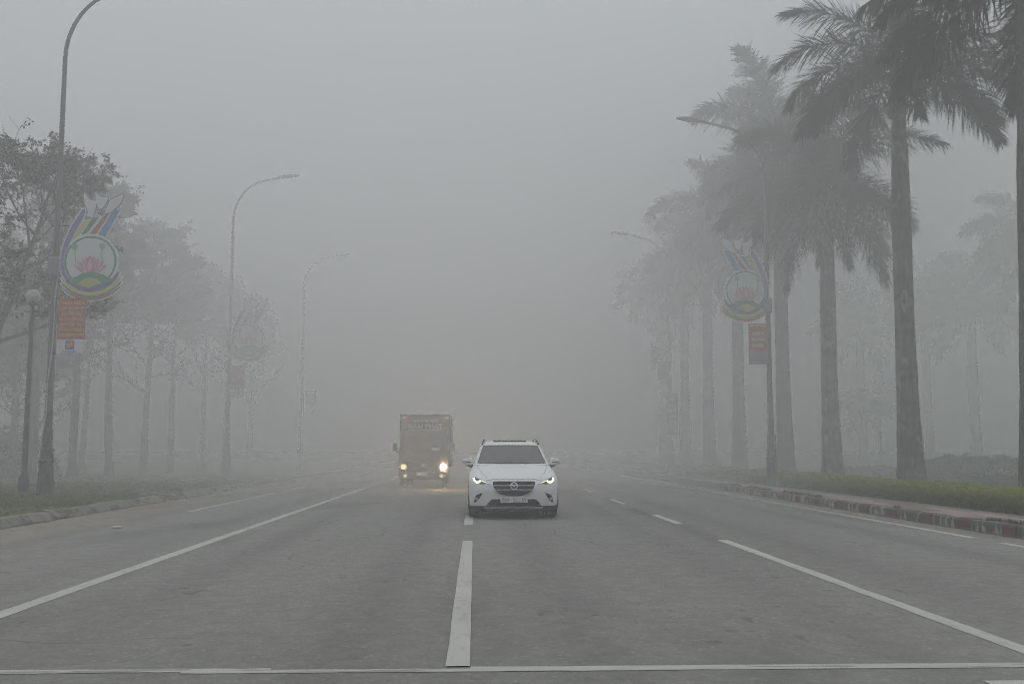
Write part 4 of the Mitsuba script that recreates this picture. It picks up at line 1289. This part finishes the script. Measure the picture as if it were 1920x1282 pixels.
AX = (0.86, 3.43)
screen = smooth_poly([(-0.715, 1.058), (0.715, 1.058), (0.705, 1.085), (0.592, 1.425), (0.565, 1.442), (0.0, 1.452), (-0.565, 1.442), (-0.592, 1.425), (-0.705, 1.085)], 1)
rear_screen = smooth_poly([(-0.60, 1.12), (0.60, 1.12), (0.52, 1.40), (-0.52, 1.40)], 2)
side1 = smooth_poly([(1.62, 1.09), (2.52, 1.09), (2.52, 1.415), (2.22, 1.415)], 1)
side2 = smooth_poly([(2.60, 1.09), (3.45, 1.12), (3.30, 1.36), (2.60, 1.415)], 1)
grille = smooth_poly([(-0.43, 0.725), (-0.36, 0.738), (0.36, 0.738), (0.43, 0.725), (0.415, 0.66), (0.345, 0.545), (0.26, 0.485), (0.12, 0.452), (0.0, 0.444), (-0.12, 0.452), (-0.26, 0.485), (-0.345, 0.545), (-0.415, 0.66)], 2)
intake = smooth_poly([(-0.40, 0.398), (0.40, 0.398), (0.43, 0.39), (0.56, 0.262), (0.54, 0.245), (-0.54, 0.245), (-0.56, 0.262), (-0.43, 0.39)], 1)
body = to_man(B.mesh())
for y in AX:
    for x0, x1 in ((-1.0, -0.55), (0.55, 1.0)):
        body -= cyl_x(0.375, x0, x1, y, 0.335)
body -= m3.Manifold.cube([1.30, 2.45, 0.9]).translate([-0.65, 1.35, 0.42])
body -= prism_y(grille, -0.2, 0.16)
body -= prism_y(intake, -0.2, 0.20)
outer, inner = to_man(Gh.mesh()), to_man(Gh.mesh(0.035, 0.03)).translate([0, 0, -0.028])
gh = outer - inner - m3.Manifold.cube([1.40, 2.6, 0.2]).translate([-0.70, 1.33, 0.93])
gh -= prism_y(screen, 0.8, 2.5)
gh -= prism_y(rear_screen, 3.2, 4.4)
gh -= prism_x(side1, -1, 1)
gh -= prism_x(side2, -1, 1)
part(car, 'body', man(body), 'm_car_white', 32)
part(car, 'cabin_shell', man(gh), 'm_car_white', 32)


def sheet_on(shell, poly, proud):
    m = shell.patch(poly, proud, 0.01)
    n = len(m.vertices) // 2
    f = m.faces[(m.faces < n).all(1)]
    return trimesh.Trimesh(m.vertices[:n], f, process=False)


ws = part(car, 'windscreen', sheet_on(Gh, screen.buffer(0.012), -0.012), 'm_glass', True)
frm = Gh.patch(screen.buffer(0.006).difference(screen.buffer(-0.022)), -0.004, 0.012)
part(ws, 'black_border', frm, 'm_gloss_black', 30)
part(ws, 'sticker', Gh.patch(smooth_poly([(-0.55, 1.375), (-0.42, 1.385), (-0.43, 1.425), (-0.53, 1.425)], 1), -0.014, 0.002), 'm_sticker')
for s in (-1, 1):
    part(ws, 'wiper', tube([(s * 0.05 - 0.30, float(Gh.front(-0.3 + s * 0.05, 1.075)) - 0.015, 1.072), (s * 0.05 + 0.02, float(Gh.front(0.0, 1.07)) - 0.015, 1.066), (s * 0.05 + 0.33, float(Gh.front(0.33, 1.09)) - 0.015, 1.078)], 0.009, 5), 'm_black_plastic')
for s in (-1, 1):
    for poly in (side1, side2):
        p = np.array(poly.exterior.coords)
        w = np.interp(p[:, 1], Gh.z, Gh.rows[:, 1]) - 0.02
        c0 = np.array([[s * w.mean(), p[:, 0].mean(), p[:, 1].mean()]])
        v = np.vstack([np.column_stack([s * w, p[:, 0], p[:, 1]]), c0])
        n = len(p)
        part(car, 'side_window', trimesh.Trimesh(v, np.array([[n, j, j + 1] for j in range(n - 1)]), process=False), 'm_dark_glass')
v = np.array(rear_screen.exterior.coords); zr = np.interp(v[:, 1], Gh.z, Gh.rows[:, 2 + 1]) - 0.03
part(car, 'rear_window', trimesh.Trimesh(np.vstack([np.column_stack([v[:, 0], zr, v[:, 1]]), [[0, zr.mean(), v[:, 1].mean()]]]), np.array([[len(v), j, j + 1] for j in range(len(v) - 1)]), process=False), 'm_dark_glass')
# inside: dashboard, wheel, mirror, seats
part(car, 'dashboard', rbox(-0.64, 0.64, 1.42, 1.82, 0.85, 1.035, 0.05), 'm_seat', 40)
tor = trimesh.creation.torus(0.18, 0.016, 28, 8)
tor.apply_transform(trimesh.transformations.rotation_matrix(math.radians(68), [1, 0, 0]))
part(car, 'steering_wheel', moved(tor, 0.36, 1.95, 0.98), 'm_seat', True)
part(car, 'rear_view_mirror', rbox(-0.12, 0.12, 2.06, 2.10, 1.35, 1.415, 0.015), 'm_seat', 40)
for x in (-0.36, 0.36):
    k = part(car, 'seat', cat([rbox(x - 0.25, x + 0.25, 2.55, 2.70, 0.60, 1.16, 0.06), rbox(x - 0.25, x + 0.25, 2.1, 2.65, 0.48, 0.62, 0.05)]), 'm_seat', 40)
    part(k, 'headrest', rbox(x - 0.13, x + 0.13, 2.60, 2.70, 1.18, 1.36, 0.04), 'm_seat', 40)
part(car, 'rear_seat', rbox(-0.60, 0.60, 3.30, 3.50, 0.60, 1.12, 0.06), 'm_seat', 40)
# roof rails, sunroof, aerial
for s in (-1, 1):
    rr = np.array([(s * 0.605, 2.14, 1.465), (s * 0.580, 2.28, 1.530), (s * 0.560, 2.6, 1.562), (s * 0.550, 3.1, 1.562), (s * 0.562, 3.42, 1.53), (s * 0.580, 3.52, 1.49)])
    part(car, 'roof_rail', tube(rr, 0.018, 8), 'm_gloss_black', True)
part(car, 'sunroof', rbox(-0.36, 0.36, 2.42, 3.0, 1.520, 1.549, 0.012), 'm_gloss_black', 40)
part(car, 'aerial', tube([(0, 3.5, 1.50), (0, 3.56, 1.60)], [0.03, 0.006], 8), 'm_car_white', True)
# front: grille, lamps, intakes
gk = part(car, 'grille', B.patch(grille.buffer(0.012), -0.075, 0.02), 'm_gloss_black')
for i, z in enumerate(np.linspace(0.49, 0.70, 6)):
    bar = sbox(-0.5, z - 0.008, 0.5, z + 0.008).intersection(grille.buffer(-0.004))
    part(gk, 'bar', B.patch(bar, -0.030, 0.03), 'm_silver' if i in (2, 4) else 'm_black_plastic')
low = sbox(-1, 0.3, 1, 0.715)
sur = grille.buffer(0.028).difference(grille.buffer(0.002)).intersection(low)
for s in (-1, 1):
    wing = smooth_poly([(s * 0.40, 0.715), (s * 0.455, 0.735), (s * 0.53, 0.705), (s * 0.51, 0.692), (s * 0.455, 0.70), (s * 0.44, 0.655), (s * 0.42, 0.655)], 1)
    sur = sur.union(wing)
part(gk, 'chrome_surround', B.patch(sur, 0.020, 0.05), 'm_chrome', 30)
em = part(gk, 'emblem', B.patch(Point(0, 0.652).buffer(0.071, 24).difference(Point(0, 0.652).buffer(0.058, 24)), 0.018, 0.03), 'm_chrome')
wing = LineString([(-0.062, 0.675), (-0.035, 0.672), (0.0, 0.640), (0.035, 0.672), (0.062, 0.675)]).buffer(0.0085)
part(em, 'wing', B.patch(wing, 0.018, 0.03), 'm_chrome')
DRL = (1.15, 1.3, 0.86)
for s in (-1, 1):
    hl = smooth_poly([(s * 0.805, 0.835), (s * 0.79, 0.74), (s * 0.76, 0.700), (s * 0.62, 0.678), (s * 0.545, 0.690), (s * 0.51, 0.718), (s * 0.60, 0.752), (s * 0.72, 0.80)], 1)
    hk = part(car, 'headlight', B.patch(hl, 0.006, 0.03), 'm_lamp_glass', 30)
    hook = LineString([(s * 0.786, 0.802), (s * 0.768, 0.748), (s * 0.724, 0.714), (s * 0.678, 0.722), (s * 0.648, 0.752)])
    hook = hook.buffer(0.016, cap_style=2)
    part(hk, 'daytime_light', lamp(B.patch(hook, 0.014, 0.02), DRL))
    blade = Polygon([(s * 0.632, 0.758), (s * 0.535, 0.714), (s * 0.525, 0.698), (s * 0.62, 0.734)])
    part(hk, 'daytime_light', lamp(B.patch(blade, 0.014, 0.02), (0.55, 0.62, 0.44)))
    fin = smooth_poly([(s * 0.60, 0.520), (s * 0.735, 0.475), (s * 0.755, 0.40), (s * 0.785, 0.322), (s * 0.75, 0.322), (s * 0.672, 0.40), (s * 0.63, 0.47)], 1)
    fk = part(car, 'bumper_vent', B.patch(fin, 0.004, 0.02), 'm_black_plastic')
    part(fk, 'fog_light', B.patch(Point(s * 0.725, 0.40).buffer(0.026), 0.012, 0.02), 'm_reflector')
part(car, 'lower_intake', B.patch(intake.buffer(0.008), -0.10, 0.02), 'm_black_plastic')
pk = part(car, 'number_plate', moved(rbox(-0.262, 0.262, -0.006, 0.006, -0.056, 0.056, 0.005, 6), 0, -0.035, 0.385), 'm_plate')
part(pk, 'lettering', moved(lettering(['38A-561.89'], 0.475, 0, 0.043, 0, 0.086, 0.0, bold=False), 0, -0.0425, 0.385), 'm_ink')
part(pk, 'holder', rbox(-0.22, 0.22, -0.027, 0.16, 0.34, 0.43, 0.01, 6), 'm_black_plastic')
# the two shut lines and raised edges of the bonnet
for s in (-1, 1):
    pts = [(s * 0.52, 0.80), (s * 0.60, 0.865), (s * 0.66, 0.93), (s * 0.70, 0.99), (s * 0.715, 1.03)]
    pp = np.array([(x, float(B.front(x, z)) - 0.002, z + 0.002) for x, z in pts])
    part(car, 'bonnet_seam', tube(pp, 0.004, 5), 'm_gloss_black')
pp = np.array([(x, float(B.front(x, 0.772 - 0.05 * abs(x / 0.52) ** 3 + 0.03 * abs(x / 0.52))) - 0.001, 0.772 - 0.05 * abs(x / 0.52) ** 3 + 0.03 * abs(x / 0.52)) for x in np.linspace(-0.52, 0.52, 24)])
part(car, 'bonnet_seam', tube(pp, 0.004, 5), 'm_gloss_black')
# dark cladding below, skid plate, arches
C_ = Shell([(0.155, 0.835, 0.16, 4.02, 0.42, 0.4), (0.20, 0.862, 0.10, 4.10, 0.45, 0.4), (0.262, 0.872, 0.072, 4.16, 0.46, 0.4)], 2.8)
cl_ = to_man(C_.mesh())
for y in AX:
    for x0, x1 in ((-1.0, -0.55), (0.55, 1.0)):
        cl_ -= cyl_x(0.375, x0, x1, y, 0.335)
cl_ -= m3.Manifold.cube([1.3, 3.0, 0.05]).translate([-0.65, 0.5, 0.10])
part(car, 'lower_cladding', man(cl_), 'm_black_plastic', 32)
skid = smooth_poly([(-0.585, 0.252), (0.585, 0.252), (0.56, 0.215), (0.49, 0.190), (-0.49, 0.190), (-0.56, 0.215)], 1)
part(car, 'skid_plate', C_.patch(skid, 0.05, 0.07), 'm_silver', 30)
lip = smooth_poly([(-0.52, 0.215), (0.52, 0.215), (0.46, 0.162), (-0.46, 0.162)], 1)
part(car, 'front_lip', C_.patch(lip, 0.055, 0.06), 'm_black_plastic', 30)
for s in (-1, 1):
    part(car, 'jacking_bracket', rbox(s * 0.56 - 0.05, s * 0.56 + 0.05, 0.35, 0.45, 0.105, 0.20, 0.012), 'm_black_plastic')
    for y in AX:
        a = np.linspace(math.radians(-18), math.radians(198), 40)
        ring = Polygon([(y + 0.43 * math.cos(t), 0.335 + 0.43 * math.sin(t)) for t in a] + [(y + 0.372 * math.cos(t), 0.335 + 0.372 * math.sin(t)) for t in a[::-1]])
        part(car, 'wheel_arch', man(prism_x(ring, *((0.62, 0.892) if s > 0 else (-0.892, -0.62)))), 'm_black_plastic', 30)
        wheel(car, s * 0.775, y, 0.335, 0.215, 0.225, 5, s)
    part(car, 'side_sill', rbox(*((0.80, 0.885) if s > 0 else (-0.885, -0.80)), 1.25, 3.05, 0.18, 0.30, 0.02), 'm_black_plastic', 40)
    for y0, y1 in ((1.28, 2.55), (2.57, 3.40)):
        part(car, 'door_handle', rbox(*((0.862, 0.895) if s > 0 else (-0.895, -0.862)), y1 - 0.30, y1 - 0.12, 0.885, 0.915, 0.01), 'm_car_white', 40)
    # door mirror: shell, dark foot, glass to the rear
    h = m3.Manifold.batch_hull([m3.Manifold.sphere(r, 16).translate([s * x, y, z]) for x, y, z, r in ((0.845, 1.44, 1.150, 0.035), (0.845, 1.45, 1.065, 0.040), (0.975, 1.47, 1.120, 0.035), (1.005, 1.50, 1.098, 0.022), (0.955, 1.48, 1.058, 0.030), (0.86, 1.54, 1.10, 0.04))])
    mk = part(car, 'door_mirror', man(h), 'm_car_white', 45)
    ft = m3.Manifold.batch_hull([m3.Manifold.sphere(r, 12).translate([s * x, y, z]) for x, y, z, r in ((0.775, 1.46, 0.99, 0.03), (0.79, 1.52, 1.0, 0.03), (0.85, 1.47, 1.035, 0.028), (0.93, 1.49, 1.035, 0.018))])
    part(mk, 'foot', man(ft), 'm_black_plastic', 45)
    stripe = m3.Manifold.batch_hull([m3.Manifold.sphere(0.008, 10).translate([s * x, y, z]) for x, y, z in ((0.85, 1.405, 1.088), (0.965, 1.435, 1.098), (1.012, 1.478, 1.106), (0.85, 1.43, 1.085), (1.0, 1.50, 1.10))])
    part(mk, 'side_indicator', man(stripe), 'm_black_plastic', 45)
    part(mk, 'glass', rbox(*sorted((s * 0.85, s * 0.99)), 1.565, 1.575, 1.06, 1.15, 0.004, 6), 'm_chrome')
    part(car, 'tail_light', rbox(*((0.62, 0.855) if s > 0 else (-0.855, -0.62)), 3.95, 4.20, 0.88, 1.0, 0.03), 'm_tail', 40)
put_all(car, 0.765, 20.10)

# ---- the dark box truck behind it
truck = thing('truck', 'dark small box truck with glowing yellow headlights following in the fog', 'truck')
prof = Polygon([(0.04, 0.40), (0.0, 0.46), (-0.02, 0.80), (0.0, 1.10), (0.05, 1.24), (0.36, 1.98), (0.50, 2.06), (1.35, 2.08), (1.38, 2.0), (1.38, 0.55), (1.20, 0.50), (1.02, 0.85), (0.55, 0.85), (0.36, 0.50)]).buffer(0.03).buffer(-0.03)
cabm = trimesh.creation.extrude_polygon(prof, 1.72, engine='earcut')
v = np.array(cabm.vertices)
cabm.vertices = np.stack([v[:, 2] - 0.86, v[:, 0], v[:, 1]], 1)
cabm = trimesh.remesh.subdivide_to_size(cabm.vertices, cabm.faces, 0.12)
v = np.array(cabm[0])
v[:, 0] *= np.interp(v[:, 2], [0.4, 1.2, 2.1], [1.0, 1.0, 0.90])
v[:, 1] += 0.10 * np.abs(v[:, 0] / 0.86) ** 4 * np.interp(v[:, 1], [0, 0.8], [1, 0])
cabm = trimesh.Trimesh(v, cabm[1], process=False)
part(truck, 'cab', cabm, 'm_truck', 35)


def cab_y(z):
    return np.interp(z, [0.46, 0.80, 1.10, 1.24, 1.98], [0.0, -0.02, 0.0, 0.05, 0.36])


def on_cab(poly, proud, depth):
    """A panel on the cab's front, following its slope and the rounding of its corners."""
    m = plate(poly, depth, 0.0)
    m = m.subdivide().subdivide() if poly.area > 0.2 else m
    v = np.array(m.vertices)
    v[:, 1] += cab_y(v[:, 2]) - proud + 0.10 * np.abs(v[:, 0] / 0.86) ** 4
    m.vertices = v
    return m


wsk = part(truck, 'windscreen', on_cab(smooth_poly([(-0.76, 1.28), (0.76, 1.28), (0.70, 1.93), (-0.70, 1.93)], 2), 0.006, 0.02), 'm_gloss_black')
part(wsk, 'paper', on_cab(smooth_poly([(0.27, 1.31), (0.60, 1.33), (0.56, 1.40), (0.43, 1.42), (0.30, 1.40)], 1), 0.010, 0.01), 'm_sign_white')
for s in (-1, 1):
    part(wsk, 'wiper', tube([(s * 0.1 - 0.3, cab_y(1.29) - 0.03, 1.29), (s * 0.1 + 0.35, cab_y(1.33) - 0.03, 1.33)], 0.01, 5), 'm_black_plastic')
part(truck, 'front_panel', on_cab(smooth_poly([(-0.62, 0.92), (0.62, 0.92), (0.60, 1.06), (-0.60, 1.06)], 1), 0.012, 0.02), 'm_gloss_black')
gk = part(truck, 'grille', on_cab(smooth_poly([(-0.46, 0.60), (0.46, 0.60), (0.50, 0.86), (-0.50, 0.86)], 1), 0.010, 0.02), 'm_black_plastic')
for z in (0.66, 0.73, 0.80):
    part(gk, 'bar', on_cab(sbox(-0.45, z - 0.012, 0.45, z + 0.012), 0.024, 0.02), 'm_gloss_black')
part(gk, 'emblem', on_cab(LineString([(-0.06, 0.785), (-0.01, 0.805), (0.03, 0.79), (0.07, 0.82)]).buffer(0.012), 0.034, 0.02), 'm_chrome')
part(truck, 'bumper', rbox(-0.86, 0.86, -0.075, 0.25, 0.36, 0.60, 0.04), 'm_black_plastic', 40)
part(truck, 'number_plate', moved(rbox(-0.19, 0.19, -0.006, 0.006, -0.065, 0.065, 0.005, 6), -0.03, -0.085, 0.51), 'm_plate')
LAMPS = ((-0.70, 0.105, (0.95, 0.74, 0.40), 0.06), (0.70, 0.115, (290.0, 172.0, 60.0), 3.0))
for x, r, e, wt in LAMPS:
    hk = part(truck, 'headlight', on_cab(smooth_poly([(x - 0.13, 0.66), (x + 0.13, 0.66), (x + 0.14, 0.84), (x - 0.14, 0.86)], 2), 0.016, 0.03), 'm_reflector')
    c_ = trimesh.creation.cylinder(r * 0.84, 0.02, sections=28)
    c_ = facing(c_)
    part(hk, 'bulb', lamp(moved(c_, x + 0.01, float(cab_y(0.75)) - 0.02, 0.755), e, weight=wt))
    fr = [0.64, -0.62][x < 0]
    c_ = facing(trimesh.creation.cylinder(0.055, 0.02, sections=20))
    c_.vertices[:, 2] *= 0.62
    fk = part(truck, 'fog_light', facing(moved(trimesh.creation.cylinder(0.075, 0.03, sections=20), 0, 0, 0)).apply_translation((fr, -0.078, 0.445)), 'm_reflector')
    part(fk, 'bulb', lamp(moved(c_, fr, -0.096, 0.445), (0.85, 0.64, 0.33)))
for s in (-1, 1):
    mk = part(truck, 'door_mirror', rbox(*sorted((s * 0.92, s * 1.085)), 0.18, 0.30, 1.29, 1.58, 0.03), 'm_black_plastic', 40)
    part(mk, 'arm', tube([(s * 0.80, 0.35, 1.24), (s * 0.90, 0.26, 1.24), (s * 0.97, 0.24, 1.32)], 0.02, 6), 'm_black_plastic')
    part(truck, 'indicator', on_cab(Point(s * 0.62, 0.62).buffer(0.03), 0.02, 0.02), 'm_orange')
    wy = [(0.79, 0.30)]
    wheel(truck, s * 0.74, 0.79, 0.32, 0.18, 0.19, 6, s)
    wheel(truck, s * 0.70, 3.55, 0.32, 0.26, 0.19, 6, s)
    part(truck, 'side_window', facing(moved(trimesh.creation.extrude_polygon(smooth_poly([(0.42, 1.30), (1.10, 1.30), (1.10, 1.88), (0.62, 1.88)], 1), 0.012, engine='earcut'), 0, 0, 0)).apply_transform(
        np.array([[0, s, 0, s * 0.835], [1, 0, 0, 0], [0, 0, 1, 0], [0, 0, 0, 1.0]])), 'm_gloss_black')
part(truck, 'chassis', cat([bx(-0.38, -0.30, 0.3, 4.6, 0.48, 0.62), bx(0.30, 0.38, 0.3, 4.6, 0.48, 0.62), bx(-0.70, 0.70, 0.75, 0.83, 0.28, 0.36), bx(-0.70, 0.70, 3.5, 3.6, 0.28, 0.36)]), 'm_black_plastic')
bk = part(truck, 'cargo_box', rbox(-0.92, 0.92, 1.42, 4.75, 0.72, 2.63, 0.02, 6), 'm_truck_box', 40)
for s in (-1, 1):
    part(bk, 'corner_post', bx(*sorted((s * 0.86, s * 0.926)), 1.405, 1.42, 0.73, 2.62), 'm_gloss_black')
    part(bk, 'marker_light', lamp(moved(rbox(-0.045, 0.045, -0.015, 0.015, -0.018, 0.018, 0.008, 6), s * 0.775, 1.40, 2.51), (1.0, 0.42, 0.16)))
part(bk, 'top_rail', bx(-0.86, 0.86, 1.405, 1.42, 2.55, 2.62), 'm_gloss_black')
sg = part(bk, 'sign_panel', bx(-0.72, 0.72, 1.395, 1.42, 2.02, 2.46), 'm_truck_sign')
part(sg, 'lettering', moved(lettering(['NHÀ PHÂN PHỐI'], 0.9, 0, 2.43, 0, 0.085, 0.0), 0, 1.393, 0), 'm_sign_print')
part(sg, 'lettering', moved(lettering(['NAM PHÁT'], 1.32, 0, 2.27, 0, 0.17, 0.0), 0, 1.393, 0), 'm_sign_print')
part(sg, 'border', bx(-0.70, 0.70, 1.389, 1.394, 2.030, 2.045), 'm_sign_print')
put_all(truck, -1.79, 36.25)
